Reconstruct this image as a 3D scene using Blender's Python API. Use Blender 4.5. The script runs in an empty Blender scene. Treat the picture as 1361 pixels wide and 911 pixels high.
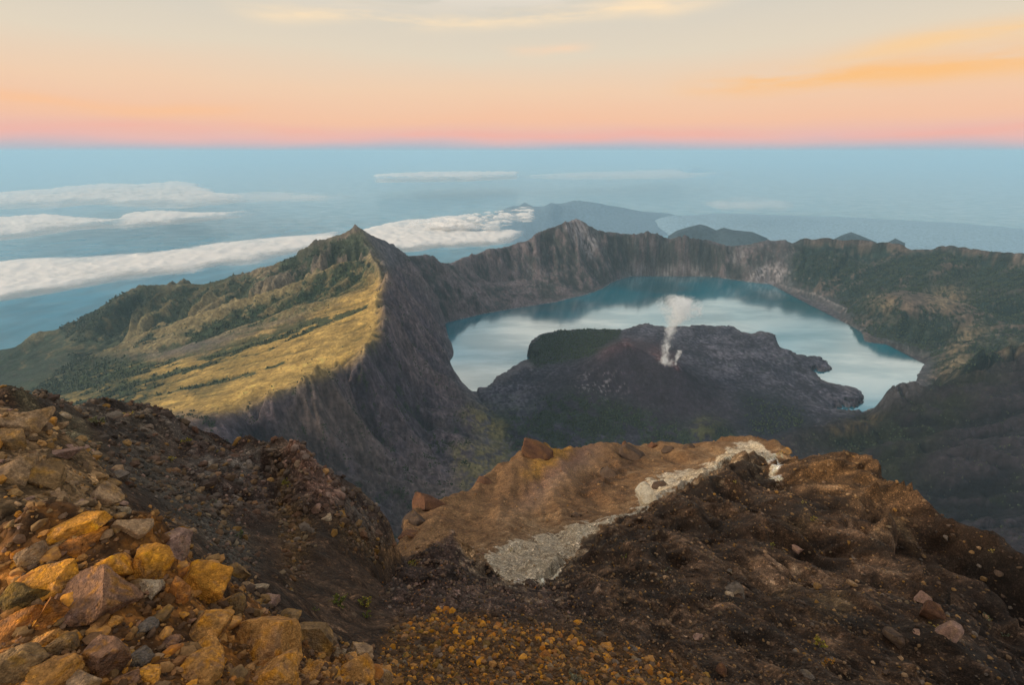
import bpy, math, random, time
import numpy as np
T0 = time.time()
random.seed(7); RNG = np.random.default_rng(11)
scn = bpy.context.scene
COL = scn.collection

# ------------------------------------------------------------------ camera, world, sun, exposure
# The place is in metres, the camera on the summit at (0,0,0); the crater lake lies 1718 m below, the sea 3726 m below.
PITCH = math.radians(22.85)
FPX = 605.0                                   # focal length in pixels of the 1361 px wide photograph (a 16 mm lens)
cam_d = bpy.data.cameras.new('camera'); cam = bpy.data.objects.new('camera', cam_d); COL.objects.link(cam)
cam_d.sensor_width = 36.0; cam_d.lens = 36.0 * FPX / 1361.0
cam_d.clip_start = 0.05; cam_d.clip_end = 1.5e6
cam.location = (0, 0, 0); cam.rotation_euler = (math.pi / 2 - PITCH, 0, 0)
scn.camera = cam
scn.render.engine = 'CYCLES'
cy = scn.cycles
cy.max_bounces = 6; cy.diffuse_bounces = 2; cy.glossy_bounces = 2; cy.transmission_bounces = 2
cy.volume_bounces = 4; cy.transparent_max_bounces = 12
cy.use_denoising = True
cy.caustics_reflective = False; cy.caustics_refractive = False
cy.sample_clamp_indirect = 4.0
cy.volume_step_rate = 1.0; cy.volume_max_steps = 128
vs = scn.view_settings
vs.view_transform = 'Standard'; vs.look = 'None'; vs.exposure = 0.0; vs.gamma = 1.0

SUN_EL, SUN_AZ = math.radians(22), math.radians(252)     # azimuth clockwise from +Y: behind the camera and to its left
sun_dir = (math.sin(SUN_AZ) * math.cos(SUN_EL), math.cos(SUN_AZ) * math.cos(SUN_EL), math.sin(SUN_EL))
sd = bpy.data.lights.new('sun', 'SUN'); so = bpy.data.objects.new('sun', sd); COL.objects.link(so)
sd.energy = 2.6; sd.angle = math.radians(9); sd.color = (1.0, 0.80, 0.58)
import mathutils
so.rotation_euler = mathutils.Vector(sun_dir).to_track_quat('Z', 'Y').to_euler()

def lin(r, g, b):
    return tuple(((c / 255) / 12.92 if c / 255 <= 0.04045 else ((c / 255 + 0.055) / 1.055) ** 2.4) for c in (r, g, b))

class NT:
    """small helper that wires shader nodes"""
    def __init__(s, tree): s.t = tree; tree.nodes.clear()
    def n(s, typ, **kw):
        nd = s.t.nodes.new(typ)
        for k, v in kw.items():
            if k.startswith('_'): setattr(nd, k[1:], v)
            else: s.put(nd.inputs[k.replace('__', ' ')], v)
        return nd
    def put(s, sock, v):
        if isinstance(v, bpy.types.NodeSocket): s.t.links.new(v, sock)
        elif v is not None: sock.default_value = v
    def m(s, op, a, b=None, c=None, clamp=False):
        nd = s.t.nodes.new('ShaderNodeMath'); nd.operation = op; nd.use_clamp = clamp
        for i, v in enumerate((a, b, c)):
            if v is not None: s.put(nd.inputs[i], v)
        return nd.outputs[0]
    def vm(s, op, a, b=None):
        nd = s.t.nodes.new('ShaderNodeVectorMath'); nd.operation = op
        s.put(nd.inputs[0], a)
        if b is not None: s.put(nd.inputs[1], b)
        return nd.outputs[0]
    def ramp(s, fac, stops, interp='LINEAR'):
        nd = s.t.nodes.new('ShaderNodeValToRGB'); cr = nd.color_ramp; cr.interpolation = interp
        while len(cr.elements) < len(stops): cr.elements.new(0.5)
        for e, (p, c) in zip(cr.elements, stops):
            e.position = p; e.color = (*c, 1) if len(c) == 3 else c
        s.put(nd.inputs[0], fac); return nd.outputs[0]
    def mix(s, fac, a, b, blend='MIX'):
        nd = s.t.nodes.new('ShaderNodeMix'); nd.data_type = 'RGBA'; nd.blend_type = blend
        s.put(nd.inputs[0], fac)
        for sock, v in ((nd.inputs[6], a), (nd.inputs[7], b)):
            if isinstance(v, tuple) and len(v) == 3: v = (*v, 1)
            s.put(sock, v)
        return nd.outputs[2]
    def noise(s, vec, scale, detail=4, rough=0.55, dist=0.0):
        nd = s.n('ShaderNodeTexNoise'); s.put(nd.inputs['Vector'], vec)
        nd.inputs['Scale'].default_value = scale; nd.inputs['Detail'].default_value = detail
        nd.inputs['Roughness'].default_value = rough; nd.inputs['Distortion'].default_value = dist
        return nd
    def sstep(s, x, a, b):
        nd = s.t.nodes.new('ShaderNodeMapRange'); nd.interpolation_type = 'SMOOTHSTEP'
        s.put(nd.inputs[0], x); nd.inputs[1].default_value = a; nd.inputs[2].default_value = b
        nd.inputs[3].default_value = 0; nd.inputs[4].default_value = 1
        return nd.outputs[0]

world = bpy.data.worlds.new('World'); scn.world = world; world.use_nodes = True
W = NT(world.node_tree)
tc = W.n('ShaderNodeTexCoord').outputs['Generated']
sep = W.n('ShaderNodeSeparateXYZ'); W.put(sep.inputs[0], tc)
dx, dy, dz = sep.outputs
el = W.m('MULTIPLY', W.m('ARCSINE', dz), 180 / math.pi)             # elevation, degrees
az = W.m('MULTIPLY', W.m('ARCTAN2', dx, dy), 180 / math.pi)         # azimuth, degrees
wn = W.noise(W.vm('MULTIPLY', tc, (1.2, 1.2, 5)), 2.0, 3).outputs[0]
elw = W.m('ADD', el, W.m('MULTIPLY', W.m('SUBTRACT', wn, 0.5), 2.2))
E = lambda d: (d + 10) / 100.0
base = W.ramp(W.m('DIVIDE', W.m('ADD', elw, 10), 100, clamp=True), [
    (0.0, lin(120, 170, 195)), (E(-1.5), lin(134, 178, 196)), (E(-0.6), lin(140, 182, 198)), (E(0.05), lin(170, 186, 200)), (E(1.2), lin(234, 186, 180)),
    (E(3.0), lin(246, 196, 164)), (E(6.0), lin(242, 207, 176)), (E(9.5), lin(228, 214, 192)),
    (E(15), lin(211, 207, 196)), (E(24), lin(126, 166, 182)), (E(50), lin(128, 164, 186)), (1.0, lin(118, 152, 182))])
# the dawn side, behind the camera, is warmer and brighter
sdn = W.n('ShaderNodeVectorMath', _operation='DOT_PRODUCT'); W.put(sdn.inputs[0], tc)
hl = math.hypot(sun_dir[0], sun_dir[1]); sdn.inputs[1].default_value = (sun_dir[0] / hl, sun_dir[1] / hl, 0.12)
glow = W.sstep(sdn.outputs['Value'], 0.55, 1.0)
base = W.mix(W.m('MULTIPLY', glow, 0.9), base, (2.5, 1.9, 1.25))
# broad thin cloud, in long sheets
pv = W.n('ShaderNodeCombineXYZ'); den = W.m('ADD', W.m('MAXIMUM', dz, 0.0), 0.12)
W.put(pv.inputs[0], W.m('DIVIDE', dx, den)); W.put(pv.inputs[1], W.m('DIVIDE', dy, den))
cl = W.noise(W.vm('MULTIPLY', pv.outputs[0], (0.75, 1.3, 1)), 1.1, 6, 0.55, 0.8).outputs[0]
cfac = W.m('MULTIPLY', W.sstep(cl, 0.42, 0.53), W.sstep(el, 12.0, 19.0))
base = W.mix(W.m('MULTIPLY', cfac, 0.95), base, (1.14, 0.96, 0.81))
def streak(base, az0, az1, e0, slope, width, col, amt, seed, soft=7.0):
    nz = W.noise(W.vm('ADD', W.vm('MULTIPLY', tc, (2.2, 2.2, 16)), (seed, seed, 0)), 1.7, 5, 0.6).outputs[0]
    nl = W.noise(W.vm('ADD', W.vm('MULTIPLY', tc, (3, 3, 3)), (seed * 2, 1, 0)), 1.0, 2).outputs[0]
    c = W.m('ADD', W.m('MULTIPLY', W.m('SUBTRACT', az, (az0 + az1) / 2), slope), e0)
    d = W.m('ADD', W.m('SUBTRACT', el, c), W.m('MULTIPLY', W.m('SUBTRACT', nl, 0.5), 3.0))
    g = W.m('EXPONENT', W.m('MULTIPLY', W.m('MULTIPLY', d, d), -1.0 / width ** 2))
    win = W.m('MULTIPLY', W.sstep(az, az0, az0 + soft), W.m('SUBTRACT', 1.0, W.sstep(az, az1 - soft, az1)))
    f = W.m('MULTIPLY', W.m('MULTIPLY', g, win), W.m('MULTIPLY', W.sstep(nz, 0.3, 0.62), amt), clamp=True)
    return W.mix(f, base, col)
base = streak(base, -30, 24, 12.6, 0.03, 0.75, lin(255, 228, 190), 1.0, 3.0, 10)
base = streak(base, -4, 10, 9.4, 0.02, 0.45, lin(255, 214, 178), 0.6, 5.0, 5)
base = streak(base, 14, 62, 6.6, 0.02, 1.1, lin(252, 196, 134), 1.0, 9.0, 12)
base = streak(base, 26, 66, 8.6, 0.05, 0.8, lin(252, 208, 152), 0.8, 12.0, 12)
base = streak(base, -70, -22, 4.0, 0.0, 0.5, lin(252, 196, 150), 0.7, 15.0, 12)
base = streak(base, -60, 60, 1.7, 0.0, 0.5, lin(246, 178, 160), 0.6, 18.0, 12)
bg = W.n('ShaderNodeBackground'); W.put(bg.inputs[0], base); bg.inputs[1].default_value = 1.0
wo = W.n('ShaderNodeOutputWorld'); W.t.links.new(bg.outputs[0], wo.inputs[0])

# ------------------------------------------------------------------ geometry helpers
CP, SP = math.cos(PITCH), math.sin(PITCH)
def dirv(px, py):
    """viewing direction of a photograph pixel, used to lay out the survey of the place"""
    x = (px - 680.5) / FPX; u = (455.5 - py) / FPX
    return np.array([x, CP + u * SP, -SP + u * CP])
def at_z(px, py, z): d = dirv(px, py); return d * (z / d[2])
def at_y(px, py, y): d = dirv(px, py); return d * (y / d[1])
def pixel_of(x, y, z):
    f = y * CP - z * SP; f = np.maximum(f, 1e-3); u = y * SP + z * CP
    return 680.5 + FPX * x / f, 455.5 - FPX * u / f

def tag(o, label=None, cat=None, group=None, kind=None):
    if label: o['label'] = label
    if cat: o['category'] = cat
    if group: o['group'] = group
    if kind: o['kind'] = kind
    return o
def mesh_np(name, V, F, mat, col=None, smooth=True, parent=None, attrs=None, link=True):
    """V (n,3), F (m,3|4) -> one mesh object"""
    me = bpy.data.meshes.new(name); V = np.asarray(V, np.float32); F = np.asarray(F, np.int32)
    k = F.shape[1]
    me.vertices.add(len(V)); me.vertices.foreach_set('co', V.ravel())
    me.loops.add(F.size); me.loops.foreach_set('vertex_index', F.ravel())
    me.polygons.add(len(F)); me.polygons.foreach_set('loop_start', np.arange(0, F.size, k, dtype=np.int32))
    me.polygons.foreach_set('use_smooth', np.full(len(F), smooth))
    me.update(calc_edges=True)
    if col is not None:
        a = me.color_attributes.new('Col', 'FLOAT_COLOR', 'POINT')
        c = np.ones((len(V), 4), np.float32); c[:, :3] = col; a.data.foreach_set('color', c.ravel())
    for an, av in (attrs or {}).items():
        a = me.attributes.new(an, 'FLOAT', 'POINT'); a.data.foreach_set('value', np.asarray(av, np.float32).ravel())
    if mat is not None: me.materials.append(mat)
    o = bpy.data.objects.new(name, me)
    if link: COL.objects.link(o)
    if parent: o.parent = parent
    return o

# noise by table lookup
TB = RNG.random((4, 256, 256)).astype(np.float32)
GA = TB[0] * 2 * np.pi; GX, GY = np.cos(GA), np.sin(GA)
def pnoise(x, y):
    ix = np.floor(x).astype(np.int64); iy = np.floor(y).astype(np.int64)
    fx = (x - ix).astype(np.float32); fy = (y - iy).astype(np.float32)
    u = fx * fx * fx * (fx * (fx * 6 - 15) + 10); v = fy * fy * fy * (fy * (fy * 6 - 15) + 10)
    x0 = ix & 255; y0 = iy & 255; x1 = (ix + 1) & 255; y1 = (iy + 1) & 255
    a = GX[x0, y0] * fx + GY[x0, y0] * fy; b = GX[x1, y0] * (fx - 1) + GY[x1, y0] * fy
    c = GX[x0, y1] * fx + GY[x0, y1] * (fy - 1); d = GX[x1, y1] * (fx - 1) + GY[x1, y1] * (fy - 1)
    return (a + (b - a) * u) * (1 - v) + (c + (d - c) * u) * v
HZ = (TB[3].ravel()[:256] * 256).astype(np.int64)
def noise3(x, y, z_):
    ix = np.floor(x).astype(np.int64); iy = np.floor(y).astype(np.int64); iz = np.floor(z_).astype(np.int64)
    fx = (x - ix).astype(np.float32); fy = (y - iy).astype(np.float32); fz_ = (z_ - iz).astype(np.float32)
    u = fx * fx * (3 - 2 * fx); v = fy * fy * (3 - 2 * fy); w = fz_ * fz_ * (3 - 2 * fz_); o_ = []
    for dz__ in (0, 1):
        h = HZ[(iz + dz__) & 255]; x0 = (ix + h) & 255; x1 = (ix + 1 + h) & 255; y0 = (iy + 3 * h) & 255; y1 = (iy + 1 + 3 * h) & 255; T = TB[1]
        a = T[x0, y0]; b = T[x1, y0]; c_ = T[x0, y1]; d = T[x1, y1]
        o_.append((a + (b - a) * u) * (1 - v) + (c_ + (d - c_) * u) * v)
    return ((o_[0] * (1 - w) + o_[1] * w) - 0.5) * 1.3
def fbm(x, y, s, octv=5, gain=0.5, ridged=False, seed=0):
    out = 0; amp = 1; tot = 0; x = x / s + seed * 17.3; y = y / s + seed * 9.1
    for i in range(octv):
        n = pnoise(x, y) * 1.5
        if ridged: n = 1 - 2 * np.abs(n)
        out = out + n * amp; tot += amp; amp *= gain
        x, y = (0.8 * x - 0.6 * y) * 2.03 + 11.7, (0.6 * x + 0.8 * y) * 2.03 - 5.3
    return out / tot
def erode(x, y, sx, sy, size, octv=4, branch=1.3):
    """gullies that run down the slope (sx, sy); returns about -1 (gully) .. 1 (rib)"""
    px, py = x / size, y / size
    ox, oy = -sy, sx                                  # across the slope
    tot = np.zeros_like(px); a = 0.5; f = 1.0; bx = np.zeros_like(px); by = np.zeros_like(px)
    for k in range(octv):
        X = px * f + 3.1 * k; Y = py * f - 1.7 * k
        ix = np.floor(X).astype(np.int64); iy = np.floor(Y).astype(np.int64)
        fx = (X - ix).astype(np.float32); fy = (Y - iy).astype(np.float32)
        qx = (ox + by * branch); qy = (oy - bx * branch)
        ln = np.sqrt(qx * qx + qy * qy) + 1e-3; lim = np.minimum(1.0, 1.15 / ln); qx = qx * lim; qy = qy * lim
        va = np.zeros_like(px); vx = np.zeros_like(px); vy = np.zeros_like(px); wt = np.zeros_like(px)
        for i in range(-2, 2):
            for j in range(-2, 2):
                cx = (ix - i) & 255; cyy = (iy - j) & 255
                ax = fx + i - TB[1][cx, cyy] * 0.5; ay = fy + j - TB[2][cx, cyy] * 0.5
                w = np.exp(-(ax * ax + ay * ay) * 2.0)
                mg = (ax * qx + ay * qy) * 6.283
                va += np.cos(mg) * w; sn = -np.sin(mg) * w; vx += sn * qx; vy += sn * qy; wt += w
        tot += va / wt * a; bx += vx / wt * a; by += vy / wt * a
        a *= 0.55; f *= 2.0
    return tot

def solve(shape, pts, levels=6, iters=90):
    """fills a grid between surveyed points: pts = (i, j, value) arrays in full-resolution cells"""
    H, Wd = shape; I, J, Vv = pts
    u = None
    for L in range(levels, -1, -1):
        s = 2 ** L; h, w = (H + s - 1) // s, (Wd + s - 1) // s
        idx = (np.clip((I / s).astype(int), 0, h - 1)) * w + np.clip((J / s).astype(int), 0, w - 1)
        sm = np.bincount(idx, weights=Vv, minlength=h * w); ct = np.bincount(idx, minlength=h * w)
        fix = (ct > 0).reshape(h, w); val = (sm / np.maximum(ct, 1)).reshape(h, w).astype(np.float32)
        if u is None: u = np.full((h, w), Vv.mean(), np.float32)
        else:
            uu = np.repeat(np.repeat(u, 2, 0), 2, 1)[:h, :w]
            uu = np.pad(uu, ((0, max(0, h - uu.shape[0])), (0, max(0, w - uu.shape[1]))), 'edge'); u = uu
        u = np.where(fix, val, u)
        for it in range(iters * (6 if L >= 4 else (3 if L == 3 else 1))):
            p = np.pad(u, 1, 'edge')
            a = (p[:-2, 1:-1] + p[2:, 1:-1] + p[1:-1, :-2] + p[1:-1, 2:]) * 0.25
            u = np.where(fix, val, a).astype(np.float32)
    return u
def dense(P, step):
    D_ = dense0(P, step); k_ = np.ones(len(D_), bool); k_[1:] = np.abs(np.diff(D_[:, :2], axis=0)).sum(1) > 1e-9; return D_[k_]
def dense0(P, step):
    """points along a polyline"""
    P = np.asarray(P, float); out = []
    for a, b in zip(P[:-1], P[1:]):
        n = max(2, int(np.linalg.norm((b - a)[:2]) / step) + 1)
        out.append(a + (b - a) * np.linspace(0, 1, n)[:, None])
    return np.concatenate(out) if out else P
def bil(G, fi, fj):
    H, Wd = G.shape; fi = np.clip(fi, 0, H - 1.001); fj = np.clip(fj, 0, Wd - 1.001)
    i = fi.astype(int); j = fj.astype(int); a = fi - i; b = fj - j
    return (G[i, j] * (1 - a) * (1 - b) + G[i + 1, j] * a * (1 - b) + G[i, j + 1] * (1 - a) * b + G[i + 1, j + 1] * a * b).astype(np.float32)
def blur(M, r, n=2):
    for _ in range(n):
        for ax in (0, 1):
            pad = [(0, 0), (0, 0)]; pad[ax] = (r + 1, r)
            c = np.cumsum(np.pad(M, pad, 'edge'), axis=ax, dtype=np.float64)
            M = ((np.take(c, range(2 * r + 1, c.shape[ax]), ax) - np.take(c, range(0, c.shape[ax] - 2 * r - 1), ax)) / (2 * r + 1)).astype(np.float32)
    return M
def poly_mask(P, h, w, ox=0, oy=0, sc=1.0):
    """even-odd fill; P in coordinates, cell (i,j) <-> (x = ox + j*sc, y = oy + i*sc)"""
    yy = oy + np.arange(h) * sc; M = np.zeros((h, w), bool); P = np.asarray(P, float); n = len(P)
    xs = ox + np.arange(w) * sc
    for i, y in enumerate(yy):
        xsn = []
        for k in range(n):
            (xa, ya), (xb, yb) = P[k][:2], P[(k + 1) % n][:2]
            if (ya > y) != (yb > y): xsn.append(xa + (y - ya) * (xb - xa) / (yb - ya))
        xsn.sort()
        for a, b in zip(xsn[::2], xsn[1::2]): M[i] |= (xs >= a) & (xs < b)
    return M
class Zones:
    """soft areas traced on the survey, looked up for every point of a surface"""
    def __init__(s): s.c = {}
    def add(s, name, polys, soft=4):
        if polys and not isinstance(polys[0][0], (tuple, list)): polys = [polys]
        M = np.zeros((500, 800), np.float32)
        for P in polys: M = np.maximum(M, poly_mask(P, 500, 800, -120, -20, 2.0).astype(np.float32))
        s.c[name] = blur(M, max(1, soft // 2), 2)
    def get(s, name, px, py): return bil(s.c[name], (py + 20) / 2, (px + 120) / 2)
def mixc(c, col, f): return c * (1 - f[:, None]) + np.array(col, np.float32) * f[:, None]
def sst(x, a, b): t = np.clip((x - a) / (b - a), 0, 1); return t * t * (3 - 2 * t)

# ------------------------------------------------------------------ materials
def rock_mat(name, scale, detail_col=0.35, bump=0.5, speck=0.0, rough=0.9, bumpd=None):
    """colour comes from the surface's own survey colour, broken up by grain, stains and relief"""
    m = bpy.data.materials.new(name); m.use_nodes = True; N = NT(m.node_tree)
    at = N.n('ShaderNodeAttribute', _attribute_name='Col').outputs['Color']
    tcx = N.n('ShaderNodeNewGeometry').outputs['Position']
    n1 = N.noise(tcx, 1 / scale, 8, 0.65)
    n2 = N.noise(tcx, 6.5 / scale, 6, 0.7)
    f = N.m('ADD', N.m('MULTIPLY', n1.outputs[0], 0.5), N.m('MULTIPLY', n2.outputs[0], 0.5))
    k = N.ramp(f, [(0.32, (1 - detail_col * 1.6,) * 3), (0.5, (1, 1, 1)), (0.68, (1 + detail_col * 1.8,) * 3)])
    c = N.mix(1.0, at, k, 'MULTIPLY')
    h = f
    if speck:
        v = N.n('ShaderNodeTexVoronoi', _feature='F1'); N.put(v.inputs['Vector'], tcx); v.inputs['Scale'].default_value = 5.0 / scale
        v2 = N.n('ShaderNodeTexVoronoi', _feature='F1'); N.put(v2.inputs['Vector'], tcx); v2.inputs['Scale'].default_value = 17.0 / scale
        g = N.n('ShaderNodeSeparateColor'); N.put(g.inputs[0], v.outputs['Color'])
        g2 = N.n('ShaderNodeSeparateColor'); N.put(g2.inputs[0], v2.outputs['Color'])
        kk = N.ramp(g.outputs[0], [(0.0, (0.55,) * 3), (0.7, (1.0,) * 3), (0.93, (1.35, 1.3, 1.25)), (1.0, (2.6, 2.5, 2.4))])
        k2 = N.ramp(g2.outputs[0], [(0.0, (0.5,) * 3), (0.75, (1.0,) * 3), (0.95, (1.5,) * 3), (1.0, (2.4,) * 3)])
        c = N.mix(speck, c, N.mix(1.0, c, kk, 'MULTIPLY')); c = N.mix(speck, c, N.mix(1.0, c, k2, 'MULTIPLY'))
        h = N.m('ADD', f, N.m('ADD', N.m('MULTIPLY', v.outputs['Distance'], -0.55), N.m('MULTIPLY', v2.outputs['Distance'], -0.35)))
    b = N.n('ShaderNodeBump'); b.inputs['Strength'].default_value = bump; b.inputs['Distance'].default_value = bumpd or scale * 0.25
    N.put(b.inputs['Height'], h)
    p = N.n('ShaderNodeBsdfPrincipled'); N.put(p.inputs['Base Color'], c); p.inputs['Roughness'].default_value = rough
    p.inputs['Specular IOR Level'].default_value = 0.25
    N.put(p.inputs['Normal'], b.outputs[0])
    o = N.n('ShaderNodeOutputMaterial'); N.t.links.new(p.outputs[0], o.inputs[0])
    return m
M_FAR = rock_mat('caldera_ground', 120, 0.4, 1.0, bumpd=45)
M_NEAR = rock_mat('summit_ground', 0.9, 0.35, 0.9, speck=0.85, bumpd=0.12)

# ------------------------------------------------------------------ FAR TERRAIN: the caldera, its rim and slopes
LAKE = -1718.0
lake_px = [(590,430),(615,424),(640,418),(700,408),(740,402),(780,392),(800,385),(815,375),(835,368),(870,364),(920,366),(960,370),(1000,376),
  (1040,380),(1085,392),(1110,404),(1125,411),(1121,425),(1145,440),(1150,455),(1180,458),(1215,463),(1237,470),(1232,480),(1222,495),(1215,510),
  (1213,530),(1198,541),(1180,544),(1166,540),(1150,546),(1128,549),(1100,545),(1112,541),(1130,543),(1148,536),(1145,520),(1120,514),(1100,510),(1078,497),
  (1105,490),(1098,480),(1085,474),(1060,474),(1048,466),(1033,460),(1030,446),(1012,441),(1000,446),(978,440),(972,433),(950,436),(930,432),(905,436),(872,436),(864,430),
  (848,434),(828,440),(800,440),(745,441),(720,449),(704,461),(701,474),(712,480),(719,487),(692,490),(680,500),(660,510),(655,517),(635,525),(628,523),
  (614,510),(604,495),(598,482),(603,467),(597,450)]
lake_w = np.array([at_z(x, y, LAKE) for x, y in lake_px])
GS = 18.0; GX0, GX1, GY0, GY1 = -8800.0, 8600.0, 500.0, 10600.0
GW, GH = int((GX1 - GX0) / GS), int((GY1 - GY0) / GS)
def Lz(*p): return np.array([at_z(a, b, z) for a, b, z in p])
def Ly(*p): return np.array([at_y(a, b, y) for a, b, y in p])
far = []
ridgeA = Lz((505,350,-900),(516,370,-930),(509,400,-962),(513,438,-1000),(490,470,-1012),(440,500,-1030),(380,522,-1045),(330,541,-1055),(290,549,-1058),(230,562,-1062),(150,600,-1040),(60,700,-1000))
crest = Ly((505,350,3920),(497,335,4200),(478,305,4500),(500,320,4650),(530,336,4800),(543,343,4900),(562,338,5150),(580,346,5350),(605,348,5550),(615,341,5700),(640,331,6000),(690,322,6350),
  (740,296,6650),(768,288,6800),(800,302,6850),(850,306,6850),(875,302,6870),(900,316,6850),(925,308,6850),(945,313,6850),(962,322,6850),(1000,318,6800),(1037,311,6700),(1060,319,6600),(1100,323,6450),(1160,326,6150),(1200,333,5900),
  (1250,332,5600),(1300,341,5300),(1361,348,4950),(1450,356,4500),(1600,372,3900),(1800,400,3200))
leftsky = Ly((478,305,4500),(440,322,4520),(400,345,4550),(330,368,4600),(270,381,4650),(230,384,4700),(200,383,4750),(185,380,4760),(160,396,4700),(130,415,4600),(90,430,4500),(40,460,4400),(0,470,4350),(-100,500,4200))
ridge2 = Ly((505,350,3920),(460,352,4000),(400,373,3950),(330,400,3850),(260,425,3800),(180,452,3750),(100,482,3700))
crest[14:, 2] -= 42
far += [ridgeA, crest, leftsky, ridge2]
far += [ridge2[1:] + np.array([60.0, 210.0, -115.0])]                 # valley behind ridge2
far += [Ly((492,374,3720),(440,398,3580),(380,420,3480),(300,444,3380),(200,474,3250),(120,492,3200))]   # wooded ravine
far += [Lz((505,385,-985),(470,400,-1030),(400,440,-1130),(300,470,-1270),(200,492,-1420),(100,512,-1640),(0,500,-1900))]
far += [Lz((490,440,-1035),(400,475,-1120),(300,505,-1240),(200,525,-1360),(60,535,-1620)), Lz((330,520,-1130),(250,540,-1190),(180,560,-1260),(60,600,-1400))]
far += [Ly((460,322,4300),(430,340,4300),(440,335,4400))[:2]]
PK = crest[2]
far += [np.array([PK, PK + [-40, -150, -85], PK + [-60, -280, -150]]), np.array([PK + [130, -120, -120], PK + [210, -220, -190]]), np.array([PK + [-180, -90, -110], PK + [-280, -200, -180]])]
# outer flanks down to the sea
def behind(P, dist, drop):
    Q = P.copy(); n = Q[:, :2] / np.linalg.norm(Q[:, :2], axis=1)[:, None]; Q[:, :2] += n * dist; Q[:, 2] -= drop; return Q
far += [behind(crest[6:], 450, 190), behind(crest[8:24], 1500, 900), behind(leftsky, 500, 400), leftsky[2:] + np.array([0.0, -260.0, -95.0]), behind(leftsky, 2600, 2450), behind(crest[2:7], 600, 420), behind(crest[2:7], 3000, 2700), behind(crest[7:], 3300, 2550)]
far += [np.array([(-8790,600,-3750),(-8790,10500,-3750),(-3000,10590,-3750),(0,10590,-3600),(8500,10590,-3500),(8590,5000,-3300)], float)]
# lake shore and bed
shore = np.vstack([lake_w, lake_w[:1]]); far += [shore]
# cliffs and valley on the left of the lake
far += [Ly((543,343,4900),(556,375,4650),(572,405,4480),(585,428,4400)), Lz((513,438,-1000),(560,462,-1350),(590,490,-1580),(612,512,-1700)),
        Lz((636,530,-1712),(655,547,-1700),(672,570,-1688),(690,606,-1688),(700,640,-1690)),
        Lz((628,528,-1640),(650,560,-1640),(668,590,-1650)), Lz((600,545,-1540),(615,580,-1560),(640,600,-1600),(660,625,-1640)),
        Lz((600,600,-1600),(590,640,-1620),(565,690,-1640),(540,740,-1600)),
        Lz((470,540,-1290),(500,600,-1430),(530,650,-1540),(545,690,-1620)), Lz((330,575,-1230),(400,610,-1330),(460,650,-1440),(500,700,-1500)),
        Lz((560,500,-1420),(570,560,-1500),(575,600,-1570))]
# far walls between shore and rim: benches
far += [Ly((640,375,5750),(700,365,6000),(760,350,6250),(800,345,6400)), Ly((1130,380,5450),(1200,400,4900),(1280,420,4350),(1361,430,3950))]
far += [Ly((1140,402,5000),(1170,410,4600),(1200,425,4300),(1230,445,4050))]
far += [Lz((1250,480,-1680),(1300,470,-1560),(1361,462,-1450),(1450,470,-1350)), Lz((1225,505,-1712),(1222,540,-1715))]
# right-hand ridge in front of the lake and its near face
ridgeR = Lz((1018,588,-1690),(1050,579,-1665),(1090,571,-1640),(1130,561,-1615),(1180,545,-1570),(1230,520,-1480),(1290,491,-1340),(1330,478,-1265),(1361,476,-1235),(1450,468,-1150),(1560,455,-1040))
far += [ridgeR, behind(ridgeR[3:], 330, 190)]
far += [Lz((1060,610,-1700),(1120,600,-1680),(1200,590,-1570),(1280,560,-1440),(1361,540,-1330)),
        Lz((1100,640,-1700),(1180,650,-1640),(1260,640,-1530),(1361,620,-1400)), Lz((1180,700,-1660),(1280,720,-1570),(1361,740,-1480),(1450,780,-1400))]
# crater floor and what lies under the summit
far += [Lz((740,560,-1690),(800,575,-1680),(860,585,-1670)), Lz((760,620,-1680),(900,620,-1690),(1000,620,-1700)), Lz((640,680,-1650),(800,720,-1560),(1000,720,-1560),(1150,740,-1600))]
far += [np.array([(-2600,520,-1150),(-1200,560,-1000),(-600,620,-1060),(0,650,-1100),(600,650,-1080),(1500,560,-1080),(3000,520,-1250)], float)]
far += [Lz((960,530,-1690),(1020,545,-1700),(1040,570,-1705)), Lz((960,470,-1660),(1020,480,-1690)), Lz((780,450,-1660),(740,455,-1690),(730,470,-1690))]
# the young cone
coneA, coneB = at_z(824, 455, -1352), at_z(893, 479, -1405)
pts = np.concatenate([dense(L, GS * 0.7) for L in far])
keep = (pts[:, 0] > GX0) & (pts[:, 0] < GX1) & (pts[:, 1] > GY0) & (pts[:, 1] < GY1); pts = pts[keep]
G = solve((GH, GW), ((pts[:, 1] - GY0) / GS, (pts[:, 0] - GX0) / GS, pts[:, 2]), levels=6, iters=50)
LS = 9.0; lw, lh = int(6500 / LS), int(5200 / LS); LX0, LY0 = -2300.0, 1800.0
lake_m = poly_mask(lake_w[:, :2], lh, lw, LX0, LY0, LS).astype(np.float32)
lake_d = blur(lake_m, 3, 2)                      # about 0.5 on the shore, rises inwards
lake_d2 = blur(lake_m, 14, 2)
def lake_at(x, y, ZFI=None):
    wx = x + fbm(x, y, 170, 6, 0.7, seed=3) * 190; wy = y + fbm(x, y, 170, 6, 0.7, seed=5) * 190
    wm = np.clip(ZFI * 1.7, 0.10, 1.0) if ZFI is not None else 0.3; wx = x + (wx - x) * wm + fbm(x, y, 42, 3, 0.6, seed=14) * 80 * wm; wy = y + (wy - y) * wm + fbm(x, y, 42, 3, 0.6, seed=15) * 80 * wm
    return bil(lake_d, (wy - LY0) / LS, (wx - LX0) / LS), bil(lake_d2, (wy - LY0) / LS, (wx - LX0) / LS)
G = blur(G, 1, 2) + 8; gy, gx = np.gradient(blur(G, 3, 2), GS)
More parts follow.
